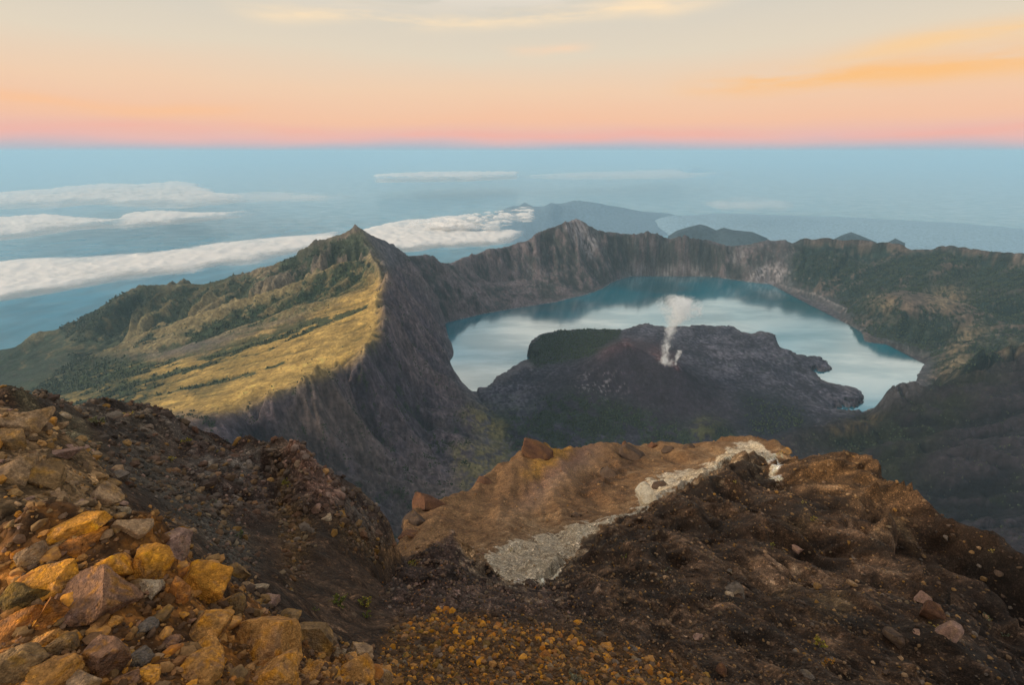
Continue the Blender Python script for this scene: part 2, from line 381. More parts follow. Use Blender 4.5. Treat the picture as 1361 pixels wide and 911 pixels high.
def seg_d(x, y, A, B):
    ex, ey = B[0] - A[0], B[1] - A[1]; t = np.clip(((x - A[0]) * ex + (y - A[1]) * ey) / (ex * ex + ey * ey), 0, 1)
    return np.hypot(x - A[0] - t * ex, y - A[1] - t * ey), t

ZF = Zones()
ZF.add('grass', [(516,366),(490,374),(455,398),(400,425),(330,448),(270,470),(180,482),(60,500),(-60,560),(100,640),(300,560),(340,540),(400,515),(460,490),(505,452),(512,430),(506,405)], 6)
ZF.add('leftslopes', [(478,300),(505,350),(516,366),(440,410),(330,440),(200,470),(0,500),(-120,540),(-120,420),(150,385),(330,360),(440,315)], 6)
ZF.add('ravine', [(470,352),(508,358),(512,370),(470,392),(430,414),(380,430),(330,440),(250,470),(230,455),(300,425),(370,400),(420,372)], 8)
ZF.add('cliffA', [(512,366),(560,340),(620,345),(640,420),(590,440),(600,500),(640,560),(620,640),(540,760),(200,760),(200,552),(300,552),(440,505),(505,455),(512,430),(506,400)], 6)
ZF.add('bench', [[(618,536),(650,548),(678,575),(668,590),(640,580),(615,560)],[(600,590),(640,588),(678,600),(660,640),(610,660),(600,620)]], 6)
ZF.add('farcliff', [(540,338),(620,330),(768,285),(830,300),(960,318),(1060,330),(1000,380),(870,366),(780,395),(700,412),(590,435)], 10)
ZF.add('pale', [[(840,352),(870,356),(930,358),(950,366),(900,364),(850,364),(830,366)],[(990,366),(1010,355),(1040,350),(1050,362),(1040,376),(1000,374)],[(972,350),(985,328),(992,330),(985,352)],[(700,352),(706,350),(708,365),(702,368)],[(680,352),(690,350),(690,358),(683,358)],[(752,290),(775,290),(800,330),(790,345),(760,320)]], 4)
ZF.add('rightwall', [(1060,310),(1361,330),(1480,350),(1480,500),(1230,540),(1237,470),(1150,450),(1110,400),(1040,380)], 10)
ZF.add('rightpatch', [[(1150,395),(1175,392),(1200,400),(1185,420),(1160,410)],[(1270,440),(1310,430),(1320,450),(1290,460),(1262,470)],[(1245,485),(1265,462),(1290,470),(1275,500),(1250,505)],[(1225,385),(1290,378),(1290,400),(1250,415)],[(1330,460),(1361,455),(1361,475),(1340,476)]], 8)
ZF.add('island', lake_px[30:68] + [(628,523),(650,560),(700,600),(1020,600),(1050,580),(1130,560)], 2)
ZF.add('cone', [(815,448),(870,455),(915,485),(960,500),(1000,560),(960,590),(800,560),(700,520),(740,490)], 14)
ZF.add('conetop', [(800,452),(830,450),(880,458),(905,478),(900,486),(870,470),(840,462),(790,478)], 6)
ZF.add('redlip', [[(868,466),(880,473),(905,488),(901,491),(880,478),(866,470)],[(824,454),(844,457),(842,460),(824,457)]], 2)
ZF.add('islewood', [(700,460),(720,446),(745,438),(828,438),(822,452),(790,470),(750,485),(715,488),(700,478)], 3)
ZF.add('wood', [[(636,535),(680,545),(720,548),(760,565),(800,590),(820,620),(680,640),(650,580)],[(720,525),(770,520),(860,545),(900,560),(960,590),(930,620),(800,600),(740,570),(700,545)],[(920,560),(950,555),(985,575),(1000,600),(920,600)]], 8)
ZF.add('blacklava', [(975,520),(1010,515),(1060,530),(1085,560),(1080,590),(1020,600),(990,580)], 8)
ZF.add('mottle', [(770,505),(815,500),(830,515),(800,535),(760,530)], 8)
ZF.add('ridgeR', [(1010,590),(1130,555),(1180,540),(1361,470),(1480,465),(1480,900),(1180,720),(1100,640)], 5)
ZF.add('ridgeRgreen', [(1040,585),(1180,545),(1290,490),(1361,480),(1300,530),(1240,590),(1230,650),(1180,660),(1120,620)], 16)
ZF.add('ridgeRgold', [[(1110,565),(1160,556),(1175,560),(1130,575),(1100,578)],[(1150,558),(1180,548),(1165,562)]], 5)
ZF.add('rgreenhill', [(920,570),(932,552),(960,560),(950,585),(925,590)], 4)

ZF.add('vegbroad', [[(-120,430),(60,440),(130,465),(200,466),(260,470),(330,455),(400,425),(440,428),(420,450),(350,482),(300,500),(240,520),(180,545),(100,560),(-120,570)]], 14)
ZF.add('vegleft', [[(-120,440),(40,462),(110,470),(170,475),(200,490),(150,505),(230,500),(240,515),(120,530),(60,528),(0,522),(-120,540)],[(60,440),(120,412),(160,398),(190,380),(230,380),(215,392),(200,410),(150,430),(100,450)],[(120,520),(160,512),(210,520),(190,545),(130,545)],[(250,515),(300,500),(305,512),(262,528)],[(275,478),(330,468),(345,474),(300,486)],[(300,352),(330,358),(290,380),(240,392),(225,385),(270,372)],[(380,342),(440,318),(452,318),(410,345),(360,362)]], 8)
ZF.add('vegright', [[(1060,322),(1361,348),(1480,360),(1480,420),(1361,400),(1250,380),(1150,360),(1060,345)],[(1180,385),(1240,400),(1300,450),(1240,470),(1180,440),(1140,410)]], 14)
NA, NR = 880, 730
A0, A1, R0, R1 = math.radians(-62), math.radians(62), 700.0, 12500.0
aa = np.linspace(A0, A1, NA); 
# radial spacing: denser where the walls and ridges stand
tt = np.linspace(0, 1, NR); rr = R0 * (R1 / R0) ** (tt ** 0.9)
Rr, Aa = np.meshgrid(rr, aa, indexing='ij'); X = (Rr * np.sin(Aa)).ravel(); Y = (Rr * np.cos(Aa)).ravel()
def far_height(X, Y, full=True):
    z0 = bil(G, (Y - GY0) / GS, (X - GX0) / GS)
    sx = bil(gx, (Y - GY0) / GS, (X - GX0) / GS); sy = bil(gy, (Y - GY0) / GS, (X - GX0) / GS)
    dcone, tcone = seg_d(X, Y, coneA, coneB)
    top = coneA[2] + (coneB[2] - coneA[2]) * tcone
    h = np.where(dcone < 1100, top - 0.62 * np.minimum(dcone, 330) - 0.24 * np.maximum(dcone - 330, 0) * np.exp(-np.maximum(dcone - 330, 0) / 1500), -9e3)
    ccx, ccy = coneA[0] * 0.3 + coneB[0] * 0.7 + 45, coneA[1] * 0.3 + coneB[1] * 0.7 + 50
    dc2 = np.hypot((X - ccx) * 0.8, Y - ccy); h = h - 75 * np.exp(-(dc2 / 62) ** 2)
    isc = h > z0 - 30
    k = 40.0; zz = np.maximum(z0, h) + k * 0.25 * np.clip(1 - np.abs(z0 - h) / k, 0, 1) ** 2
    conem = sst(h - z0, -60, 60)
    dX, dY = X - (coneA[0] + coneB[0]) / 2, Y - (coneA[1] + coneB[1]) / 2; dl = np.hypot(dX, dY) + 1
    sx = sx * (1 - conem) - 0.5 * dX / dl * conem; sy = sy * (1 - conem) - 0.5 * dY / dl * conem
    return zz, sx, sy, conem
z0, sx, sy, conem = far_height(X, Y)
slope = np.hypot(sx, sy)
px0, py0 = pixel_of(X, Y, z0)
zg = ZF.get('grass', px0, py0); zisl = ZF.get('island', px0, py0); zR = ZF.get('ridgeR', px0, py0); zcl = ZF.get('cliffA', px0, py0)
ld, ld2 = lake_at(X, Y, zisl)
land = 1 - sst(ld2, 0.02, 0.5)
lava = zisl * (1 - conem)
sl = np.minimum(slope * 2.8, 1.0) / (slope + 1e-3)
e1 = erode(X, Y, sx * sl, sy * sl, 620, 5, 1.4)
e2 = erode(X + 900, Y, sx * sl, sy * sl, 150, 3, 1.2)
shoream = np.clip(np.abs(z0 - LAKE) / 90, 0.06, 1)
amp = np.clip(slope, 0, 1.0) * (165 - 60 * sst(Y, 4800, 5600)) * (1.5 + 0.6 * ZF.get('leftslopes', px0, py0) * (1 - zg) + 0.8 * zg) * (1 + 1.0 * zR) * (1 - 0.72 * zg) * (1 - 0.85 * zisl) * (1 - 0.8 * conem) * shoream
crestd = np.ones_like(amp)
pkd = np.hypot(X - PK[0], Y - PK[1]); amp = amp * (0.25 + 0.75 * sst(pkd, 80, 420)); z0 = z0 + 30 * np.exp(-(pkd / 150) ** 2); z = z0 + e1 * amp * 0.8 + e2 * amp * (0.22 + 0.25 * zg)
e0 = erode(X, Y - 500, sx * sl, sy * sl, 1250, 2, 1.0)
zWall = ZF.get('rightwall', px0, py0); farw = sst(Y, 4500, 5600)
z += (fbm(X, Y, 150, 5, 0.62, True, seed=18) - 0.3) * 34 * zR
z += e0 * 150 * zWall * shoream + e1 * amp * 0.3 * zWall + e0 * 60 * ZF.get('leftslopes', px0, py0) + e2 * zWall * 34 * shoream
e3 = erode(X + 200, Y + 90, sx * sl, sy * sl, 62, 2, 1.0)
z += e3 * (8 * zg + 5 * (1 - zisl) * (1 - zg)) * np.clip(slope * 2, 0.3, 1) * shoream
z += (fbm(X, Y, 330, 6, 0.6, True, seed=16) - 0.35) * 34 * farw * shoream - 42 * farw
z += fbm(X, Y, 260, 5, 0.5, seed=1) * 22 * np.clip(slope * 1.5, 0.15, 1) * (1 - 0.6 * zg) * (1 - zisl) * shoream
z += fbm(X, Y, 70, 5, 0.65, True, seed=2) * (11 * (1 - zg) * (1 - conem) * np.clip(slope * 2, 0.2, 1)) * np.maximum(shoream, 0.3)
z += lava * (fbm(X, Y, 240, 5, 0.6, True, seed=4) * 24 + fbm(X, Y, 45, 4, 0.65, True, seed=6) * 6)
z += conem * e2 * 7
z += 70 * np.exp(-(((px0 - 940) / 24) ** 2 + ((py0 - 578) / 14) ** 2)) * zisl
# lake bed and shore
lk = sst(ld, 0.42, 0.62)
z = np.where((ld < 0.5) & ((ld2 > 0.01) | (zisl > 0.3)), np.maximum(z, LAKE + 1.0 + 22 * sst(0.5 - ld, 0.0, 0.45) * (0.4 + zisl)), z)
z = np.where(ld >= 0.5, np.minimum(z, LAKE - 3 - 60 * sst(ld, 0.5, 0.9)), z)
z -= 4200 * sst(np.hypot(X, Y), 9300, 12400) * sst(z, -3300, -1500) + 500 * sst(np.hypot(X, Y), 10200, 12400)
# ---- ground colours; shade on the right-hand ridge is painted in
rgb = np.zeros((len(X), 3), np.float32) + np.array([0.115, 0.105, 0.10], np.float32)
px, py = pixel_of(X, Y, z); wpx = px + fbm(X, Y, 160, 4, seed=8) * 9; wpy = py + fbm(X, Y, 160, 4, seed=9) * 6
Zg = lambda n: ZF.get(n, wpx, wpy)
nA = fbm(X, Y, 300, 6, 0.6, seed=10); nB = fbm(X, Y, 90, 6, 0.65, seed=11); nC = fbm(X, Y, 700, 5, 0.55, seed=12); nD = fbm(X, Y, 28, 4, 0.6, seed=13)
gul = -e1 - 0.35 * e2
FOREST = (0.022, 0.040, 0.026); BROWN = (0.15, 0.115, 0.075)
zl = Zg('leftslopes'); rgb = mixc(rgb, (0.24, 0.185, 0.075), zl)
rgb = mixc(rgb, (0.21, 0.165, 0.12), zl * sst(X, -3200, -1700) * sst(Y, 3900, 4200) * 0.8)
fz = sst(gul * 1.3 + nB * 1.3 + nA * 1.3, -0.12, 0.12); rgb = mixc(rgb, (0.045, 0.066, 0.032), zl * np.maximum(fz, 0.5 * sst(-X, 2500, 5000)) * 0.9)
zra = Zg('ravine'); rgb = mixc(rgb, (0.035, 0.062, 0.028), zra * sst(nB + gul * 0.6 + nA * 0.4, -0.35, 0.05) * 0.92)
rgb = mixc(rgb, (0.030, 0.048, 0.024), Zg('vegleft') * sst(nB + nD * .6 + nA * .4, -0.55, -0.15) * 0.92)
g = Zg('grass'); gold = mixc(np.zeros_like(rgb) + np.array([0.36, 0.25, 0.08], np.float32), (0.60, 0.40, 0.12), sst(nA + 0.7 * nB, -0.25, 0.5))
gold = mixc(gold, (0.15, 0.12, 0.045), sst(-e2 * 1.1 - e3 * 1.2 + nD * .3 + nB * .3, 0.0, 0.5) * 0.8)
farleft = sst(-X, 1300, 3800)
gold = mixc(gold, (0.20, 0.18, 0.06), farleft * 0.6)
rgb = rgb * (1 - g[:, None]) + gold * g[:, None]
rgb = mixc(rgb, (0.026, 0.042, 0.022), Zg('vegleft') * sst(nB + nD * .6 + nA * .4, -0.45, -0.1) * 0.95)
rgb = mixc(rgb, (0.028, 0.044, 0.022), Zg('vegbroad') * sst(nB + nD * .4 + nA * .8 + gul * .8 + sst(300 - px, 0, 300) * 0.28, 0.06, 0.2) * 0.93)
gf = sst(nB * 1.1 + gul * 1.9 + nC * 0.9 + farleft * 0.9, 0.28, 0.42)
rgb = mixc(rgb, (0.04, 0.06, 0.03), g * gf * 0.93)
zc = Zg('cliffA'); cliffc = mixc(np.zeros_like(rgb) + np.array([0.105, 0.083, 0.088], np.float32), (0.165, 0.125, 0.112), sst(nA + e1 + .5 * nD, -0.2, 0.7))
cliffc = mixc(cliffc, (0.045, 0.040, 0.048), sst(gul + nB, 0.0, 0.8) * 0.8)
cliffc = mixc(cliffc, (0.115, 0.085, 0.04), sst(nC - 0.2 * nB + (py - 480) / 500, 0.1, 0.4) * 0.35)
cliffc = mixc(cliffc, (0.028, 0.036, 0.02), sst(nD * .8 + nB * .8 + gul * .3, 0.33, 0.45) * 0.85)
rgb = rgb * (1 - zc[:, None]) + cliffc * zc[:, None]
zf = Zg('farcliff'); fc = mixc(np.zeros_like(rgb) + np.array([0.155, 0.125, 0.112], np.float32), (0.27, 0.23, 0.20), sst(nB + nD * .6 + 0.3 * e2, 0.2, 0.8))
fc = mixc(fc, (0.026, 0.036, 0.03), sst(gul * 0.35 + nB * 1.2 + nA * 0.8 + sst(X, -200, 1200) * 0.3 + nD * .7, -0.05, 0.3) * 0.85)
fc = mixc(fc, (0.17, 0.15, 0.07), sst(z0, -1080, -1000) * sst(600 - X, 0, 400) * 0.7)
rgb = rgb * (1 - zf[:, None]) + fc * zf[:, None]
zw = Zg('rightwall'); wc = mixc(np.zeros_like(rgb) + np.array([0.018, 0.036, 0.028], np.float32), (0.125, 0.092, 0.062), sst(-gul * 0.5 + nA * 0.8 + nB * 0.9 + nD * .7, 0.18, 0.5) * 0.8)
rgb = rgb * (1 - zw[:, None]) + wc * zw[:, None]
rgb = mixc(rgb, (0.020, 0.036, 0.026), Zg('vegright') * sst(nB + nD * .6 + nA * .5 + gul * 1.2, -0.35, 0.05) * 0.85)
rgb = mixc(rgb, (0.20, 0.155, 0.08), Zg('rightpatch') * sst(nB + nD, -0.4, 0.2) * 0.8)
rgb = mixc(rgb, (0.30, 0.27, 0.235), Zg('pale') * sst(nB + nD, -0.4, 0.1) * 0.8)
isl = Zg('island'); lc = mixc(np.zeros_like(rgb) + np.array([0.034, 0.034, 0.046], np.float32), (0.125, 0.118, 0.130), sst(nA + nD * .9 + nB * .4, -0.3, 0.5))
lc = mixc(lc, (0.035, 0.05, 0.035), sst(nB + nC * 0.6, 0.25, 0.5) * 0.5)
rgb = rgb * (1 - isl[:, None]) + lc * isl[:, None]
rgb = mixc(rgb, (0.030, 0.025, 0.032), Zg('cone') * conem * 0.9)
lobe = sst(np.abs(fbm(X, Y, 420, 4, 0.6, seed=17)), 0.0, 0.10); rgb = mixc(rgb, (0.022, 0.020, 0.026), isl * (1 - lobe) * (1 - conem) * 0.75)
rgb = mixc(rgb, (0.13, 0.125, 0.12), Zg('cone') * conem * sst(e2 * .6 + nD * .6 + nB * .4, 0.2, 0.8) * 0.5)
rgb = mixc(rgb, (0.085, 0.045, 0.045), Zg('conetop') * 0.7)
rgb = mixc(rgb, (0.28, 0.265, 0.25), Zg('mottle') * sst(nD + e2 * .5, 0.1, 0.5) * 0.8)
rgb = mixc(rgb, (0.20, 0.075, 0.06), Zg('redlip') * 0.8); rgb = mixc(rgb, (0.4, 0.36, 0.34), Zg('redlip') * sst(nD, 0.1, 0.4) * 0.8)
rgb = mixc(rgb, (0.022, 0.036, 0.024), Zg('islewood') * sst(nB + nD * .5 + nA * .5, -0.6, -0.2) * 0.9)
rgb = mixc(rgb, (0.020, 0.034, 0.020), Zg('wood') * sst(nB + nA * 0.8 + nD * .6, -0.22, 0.0) * 0.92)
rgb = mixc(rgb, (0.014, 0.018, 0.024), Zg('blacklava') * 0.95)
zr = Zg('ridgeR'); rc = mixc(np.zeros_like(rgb) + np.array([0.066, 0.053, 0.058], np.float32), (0.014, 0.013, 0.017), sst(gul * 1.5 - e2 * .5 + nB * .5, -0.25, 0.45))  # this ridge lies in shade; the darkness is painted into its colour
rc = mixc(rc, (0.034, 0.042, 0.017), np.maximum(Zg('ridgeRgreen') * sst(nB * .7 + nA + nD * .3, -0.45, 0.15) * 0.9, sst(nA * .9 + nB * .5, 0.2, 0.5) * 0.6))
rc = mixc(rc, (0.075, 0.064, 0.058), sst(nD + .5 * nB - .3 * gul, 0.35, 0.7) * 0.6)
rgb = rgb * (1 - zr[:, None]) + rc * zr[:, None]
rgb = mixc(rgb, (0.17, 0.12, 0.05), Zg('ridgeRgold') * sst(nD + nB, -0.4, 0.0) * 0.8)
rgb = mixc(rgb, (0.17, 0.14, 0.05), Zg('bench') * sst(nB + nD * .5, -0.3, 0.1) * 0.9)
rgb = mixc(rgb, (0.09, 0.085, 0.03), Zg('rgreenhill') * sst(nD + nB, -0.3, 0.1) * 0.6)
# waterline: a thin pale beach, lake bed teal
wl = (1 - sst(np.abs(z - LAKE - 1), 0, 10)) * (ld < 0.55) * (ld > 0.3) * (1 - zisl); rgb = mixc(rgb, (0.24, 0.22, 0.19), wl * 0.7)
nE = fbm(X, Y, 17, 3, 0.6, seed=19); kk_ = (1 - 0.45 * zg) * (1.0 - 0.25 * zisl - 0.35 * conem); rgb *= np.exp((1.05 * nD + 0.55 * nB + 0.5 * nE) * kk_)[:, None]; rgb *= 1 - (1 - zg[:, None]) * (1 - np.array([0.82, 0.87, 1.08], np.float32)); rgb *= (1 - 0.5 * zR[:, None]); rgb = np.clip(rgb, 0.005, 0.6)  # the zR factor deepens the painted shade of the right-hand ridge
def grid_faces(nr, na):
    i = np.arange((nr - 1) * na).reshape(nr - 1, na)[:, :-1].ravel()
    return np.stack([i, i + 1, i + na + 1, i + na], 1)
# counter-clockwise seen from above
F = grid_faces(NR, NA)[:, ::-1]
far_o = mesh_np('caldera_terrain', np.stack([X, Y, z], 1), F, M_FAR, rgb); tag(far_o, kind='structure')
lum_ = rgb @ np.array([0.3, 0.6, 0.1], np.float32); green_ = sst(rgb[:, 1] / (rgb[:, 0] + 1e-4), 1.12, 1.35) * (lum_ < 0.085)
slp = np.hypot(*[np.clip(v_, -3, 3) for v_ in (sx, sy)]); q_ = (z / np.hypot(X, Y)).reshape(NR, NA); run = np.maximum.accumulate(q_, 0); vis_ = (q_ >= run - 0.004).ravel() & (px > -40) & (px < 1400)
farW = dict(R=np.hypot(X, Y), P=np.stack([X, Y, z], 1), vis=vis_ & (z > LAKE + 2), forest=green_ * np.hypot(X, Y) ** 1.0 / 7000,
            shrub=np.clip(zcl + zR * 0.6 + ZF.get('leftslopes', px, py) * 0.5 + zg * 0.12, 0, 1) * sst(nD + nB * 1.3, 0.15, 0.5))

print('far terrain', time.time() - T0)

# ------------------------------------------------------------------ lake and sea
def water_mat(name, deep, refl, rough, wave, wscale):
    m = bpy.data.materials.new(name); m.use_nodes = True; N = NT(m.node_tree)
    pos = N.n('ShaderNodeNewGeometry').outputs['Position']
    nz = N.noise(pos, 1 / wscale, 5, 0.6)
    b = N.n('ShaderNodeBump'); b.inputs['Strength'].default_value = wave; b.inputs['Distance'].default_value = wscale * 0.02; N.put(b.inputs['Height'], nz.outputs[0])
    big = N.noise(N.vm('MULTIPLY', pos, (1, 0.5, 1)), 1 / 700.0, 4, 0.5)
    dcol = N.mix(N.sstep(big.outputs[0], 0.35, 0.65), tuple(c * 0.8 for c in deep), tuple(c * 1.2 for c in deep))
    d = N.n('ShaderNodeBsdfDiffuse'); N.put(d.inputs['Color'], dcol)
    g = N.n('ShaderNodeBsdfGlossy'); g.inputs['Roughness'].default_value = rough; N.put(g.inputs['Normal'], b.outputs[0]); g.inputs['Color'].default_value = (0.86, 0.97, 1, 1)
    lw = N.n('ShaderNodeLayerWeight'); lw.inputs['Blend'].default_value = 0.5
    rn = N.noise(N.vm('MULTIPLY', pos, (0.35, 1.0, 1)), 1 / 420.0, 5, 0.6).outputs[0]
    fac = N.m('MULTIPLY', N.ramp(lw.outputs['Facing'], refl), N.m('ADD', 0.78, N.m('MULTIPLY', N.sstep(rn, 0.38, 0.62), 0.34)), clamp=True)
    mx = N.n('ShaderNodeMixShader'); N.put(mx.inputs[0], fac); N.t.links.new(d.outputs[0], mx.inputs[1]); N.t.links.new(g.outputs[0], mx.inputs[2])
    o = N.n('ShaderNodeOutputMaterial'); N.t.links.new(mx.outputs[0], o.inputs[0]); return m
M_LAKE = water_mat('lake_water', (0.0, 0.135, 0.205), [(0.0, (0.05,) * 3), (0.45, (0.42,) * 3), (0.7, (0.60,) * 3), (0.85, (0.64,) * 3), (1.0, (0.9,) * 3)], 0.11, 0.35, 12)
M_SEA = water_mat('sea_water', (0.035, 0.19, 0.30), [(0.0, (0.03,) * 3), (0.6, (0.08,) * 3), (0.8, (0.28,) * 3), (0.92, (0.62,) * 3), (1.0, (0.75,) * 3)], 0.25, 0.4, 60)
def disc(name, x0, x1, y0, y1, z, n, mat):
    xs = np.linspace(x0, x1, n); ys = np.linspace(y0, y1, n); Yg, Xg = np.meshgrid(ys, xs, indexing='ij')
    V = np.stack([Xg.ravel(), Yg.ravel(), np.full(n * n, z)], 1); return mesh_np(name, V, grid_faces(n, n), mat)
tag(disc('lake', -1500, 3600, 1900, 6600, LAKE, 20, M_LAKE), kind='structure')
SR = 290000.0
a = np.linspace(0, 2 * np.pi, 97)[:-1]; V = [(0, 0, -3726.0)]; rings = [4000, 9000, 20000, 50000, 120000, SR]; Fq = []
for r in rings: V += [(r * math.cos(t), r * math.sin(t), -3726.0) for t in a]
me = bpy.data.meshes.new('sea'); fs = [(0, 1 + i, 1 + (i + 1) % 96) for i in range(96)]
for k in range(len(rings) - 1):
    for i in range(96): p = 1 + k * 96; j = (i + 1) % 96; fs.append((p + i, p + 96 + i, p + 96 + j, p + j))
me.from_pydata(V, [], fs); me.materials.append(M_SEA); sea = bpy.data.objects.new('sea', me); COL.objects.link(sea); tag(sea, kind='structure')

# ------------------------------------------------------------------ NEAR TERRAIN: the summit ridge under and before the camera
NB, NQ = 720, 640
B0, B1, Q0, Q1 = math.radians(-74), math.radians(74), math.log(1.3), math.log(400.0)
near = []
def srv(*p, crest=0.0, back=1.12):
    """surveyed line: (px, py, Y).  crest > 0 lets the ground fall away just behind it"""
    L = []
    for a_, b_, y_ in p:
        P = at_y(a_, b_, y_); r_ = math.hypot(P[0], P[1]); L.append((math.atan2(P[0], P[1]), math.log(r_), P[2] / r_))
    L = np.array(L); near.append(L)
    if crest:
        K = L.copy(); K[:, 1] += math.log(back); K[:, 2] -= crest; near.append(K)
srv((-300,1500,0.55),(0,1350,0.62),(300,1500,0.5))
near.append(np.array([(math.radians(d), math.log(1.32), q) for d, q in ((-74, -1.5), (-50, -1.6), (-30, -2.1), (0, -2.6), (30, -2.3), (60, -1.9), (74, -1.7))]))
near.append(np.array([(math.radians(d), math.log(2.2), q) for d, q in ((-12, -2.3), (0, -2.35), (30, -1.9), (60, -1.45), (74, -1.3))]))
# yellow heap
srv((-150,930,1.3),(0,911,1.5),(130,911,1.6),(260,911,1.8),(390,911,2.3),(500,914,2.9))
srv((-200,820,2.0),(0,820,2.05),(130,800,2.2),(260,800,2.5),(350,850,2.7),(430,885,2.9))
srv((-250,720,2.5),(-40,735,2.6),(30,712,2.7),(65,696,2.8),(100,689,2.9),(150,705,2.9),(190,694,3.0),(243,714,3.2),(252,745,3.2),(290,768,3.2),(345,805,3.25),(400,845,3.2),(455,872,3.2),(525,912,3.3), crest=0.14, back=1.2)
# brown heap behind it, at the left edge
srv((-250,640,4.2),(0,650,4.4),(80,650,4.7),(135,672,5.0)); srv((0,690,3.9),(60,680,4.2),(110,683,4.4),(150,698,4.6))
srv((-300,470,8.0),(-100,495,7.6),(0,525,7.1),(25,540,7.0),(42,562,6.9),(90,592,6.8),(130,607,6.7),(152,640,6.4),(170,690,6.1), crest=0.10, back=1.15)
# gravel mound, dark skyline crag, gully
srv((45,566,10),(65,574,10.2),(105,576,10.5),(125,600,10.7),(150,642,10.5), crest=0.05, back=1.15)
srv((-300,480,22),(-60,516,22),(0,522,22),(20,528,20),(60,534,24),(90,546,30),(150,545,38),(210,548,42),(240,561,40),(262,586,36),(300,603,34),(360,598,32),(385,591,31),(407,589,30),(424,602,30),(440,636,29),(470,666,28),(500,682,27),(518,700,26),(526,715,25.5), crest=0.30, back=1.15)
srv((150,590,24),(200,600,25),(240,620,26)); srv((200,640,19),(250,680,15.5),(300,730,12),(340,785,8.5),(390,840,6.0))
srv((300,640,25),(330,680,20),(350,740,14.5)); srv((380,625,28),(384,680,23),(388,730,17.5),(392,780,12.5))
srv((405,604,28.5),(420,650,24),(436,700,20),(450,740,17.5)); srv((480,700,23),(497,740,20),(500,785,16))
srv((430,800,11.5),(480,792,13),(505,830,10.5)); srv((440,850,8.0),(500,870,7.0),(560,905,5.9))
# dark mound before the pale patch
srv((503,802,14.0),(520,782,15.5),(545,752,19),(562,742,20.5),(590,724,21.5),(600,715,22),(614,718,22),(627,733,22),(645,752,21.5),(663,770,21),(673,783,20.6), crest=0.12, back=1.18)
srv((540,800,14.5),(580,770,18),(620,770,19),(650,800,17.5)); srv((560,832,10.8),(620,830,11.2))
# saddle and gravel
srv((690,792,21),(730,787,23)); srv((700,820,15.5),(800,820,15.5),(880,830,14.5)); srv((520,850,8.2),(650,850,8.8),(800,858,9.6),(900,880,9.2)); srv((560,911,6),(700,911,6.2),(900,911,8),(1050,911,9),(1200,911,11.5))
# dark knoll on the right and its crest
srv((728,786,24),(740,765,27),(758,750,29.5),(785,745,31),(783,722,34),(790,712,36),(810,705,38),(845,692,42),(880,672,47),(905,655,51),(930,645,55),(960,622,64),(985,614,70),(1002,620,72),(1015,640,69),(1030,638,69),(1045,620,68),(1062,612,66),(1095,604,63),(1125,600,61),(1142,604,59),(1160,616,56),(1178,640,50),(1190,648,48),(1215,668,45),(1245,685,42),(1290,708,38),(1340,745,34),(1361,765,32),(1480,830,28), crest=0.10, back=1.10)
srv((1168,690,39),(1178,715,35),(1195,745,30),(1222,785,24),(1245,815,20.5),(1270,845,17.5),(1300,890,14),(1320,930,12), crest=0.09, back=1.10)
srv((1230,740,39),(1300,790,33),(1361,840,28),(1480,900,24)); srv((1290,850,28),(1361,905,24),(1480,1000,18))
srv((850,800,18),(950,800,18.5),(1050,800,20),(1150,810,19)); srv((880,850,12.5),(1000,860,12.5),(1100,870,13),(1200,870,14))
srv((850,740,27),(950,730,31),(1050,720,34),(1120,720,34)); srv((960,680,44),(1050,665,48),(1130,650,50))
# ochre slope behind, with its own crest
srv((528,728,50),(532,705,56),(537,690,62),(548,678,66),(572,668,70),(590,662,76),(610,655,82),(627,645,88),(650,625,100),(672,612,108),(690,600,116),(700,594,118),(725,588,122),(733,595,125),(770,592,133),(800,594,136),(840,590,140),(880,594,140),(920,591,140),(960,589,138),(985,586,134),(1000,586,130),(1025,592,122),(1040,595,116),(1052,608,110),(1070,622,104), crest=0.16, back=1.06)
srv((560,725,47),(620,705,57),(700,660,80),(780,640,92),(860,632,98),(950,606,115)); srv((590,745,38),(650,735,42),(740,705,54),(830,680,64),(850,660,72),(900,640,80),(960,610,100))
srv((640,760,32),(690,782,28),(720,765,31),(745,742,36)); srv((800,698,47),(850,684,54),(900,650,66),(960,616,88),(1000,606,98),(1032,628,86))
near.append(np.array([(math.radians(d), math.log(398), -1.25) for d in (-74, -40, -20, 0, 20, 40, 74)]))
near.append(np.array([(math.radians(d), math.log(300), -1.15) for d in (-74, -40, -20, 0, 20, 40, 74)]))
NPT = np.concatenate([dense(L * np.array([1, 1, 1]), 0.004) for L in near])
NI = (NPT[:, 1] - Q0) / (Q1 - Q0) * (NQ - 1); NJ = (NPT[:, 0] - B0) / (B1 - B0) * (NB - 1)
ok = (NI >= 0) & (NI < NQ) & (NJ >= 0) & (NJ < NB)
QG = solve((NQ, NB), (NI[ok], NJ[ok], NPT[ok, 2]), levels=6, iters=70)
QG = blur(QG, 2, 1)
lr = np.linspace(Q0, Q1, NQ); ba = np.linspace(B0, B1, NB); LR, BA = np.meshgrid(lr, ba, indexing='ij')
R_ = np.exp(LR).ravel(); S_ = BA.ravel(); X = R_ * np.sin(S_); Y = R_ * np.cos(S_); z0 = QG.ravel() * R_
px, py = pixel_of(X, Y, z0)
ZN = Zones()
ZN.add('yellow', [(-120,740),(30,705),(70,690),(110,682),(150,700),(200,685),(250,708),(255,745),(300,765),(350,805),(400,845),(460,870),(530,911),(530,940),(-120,940)], 4)
ZN.add('heap', [(-120,500),(0,520),(45,560),(90,590),(130,603),(155,640),(172,690),(160,705),(110,682),(30,705),(-120,740)], 4)
ZN.add('gravelmound', [(20,525),(50,535),(70,570),(105,572),(128,600),(150,645),(120,610),(60,590),(40,560)], 6)
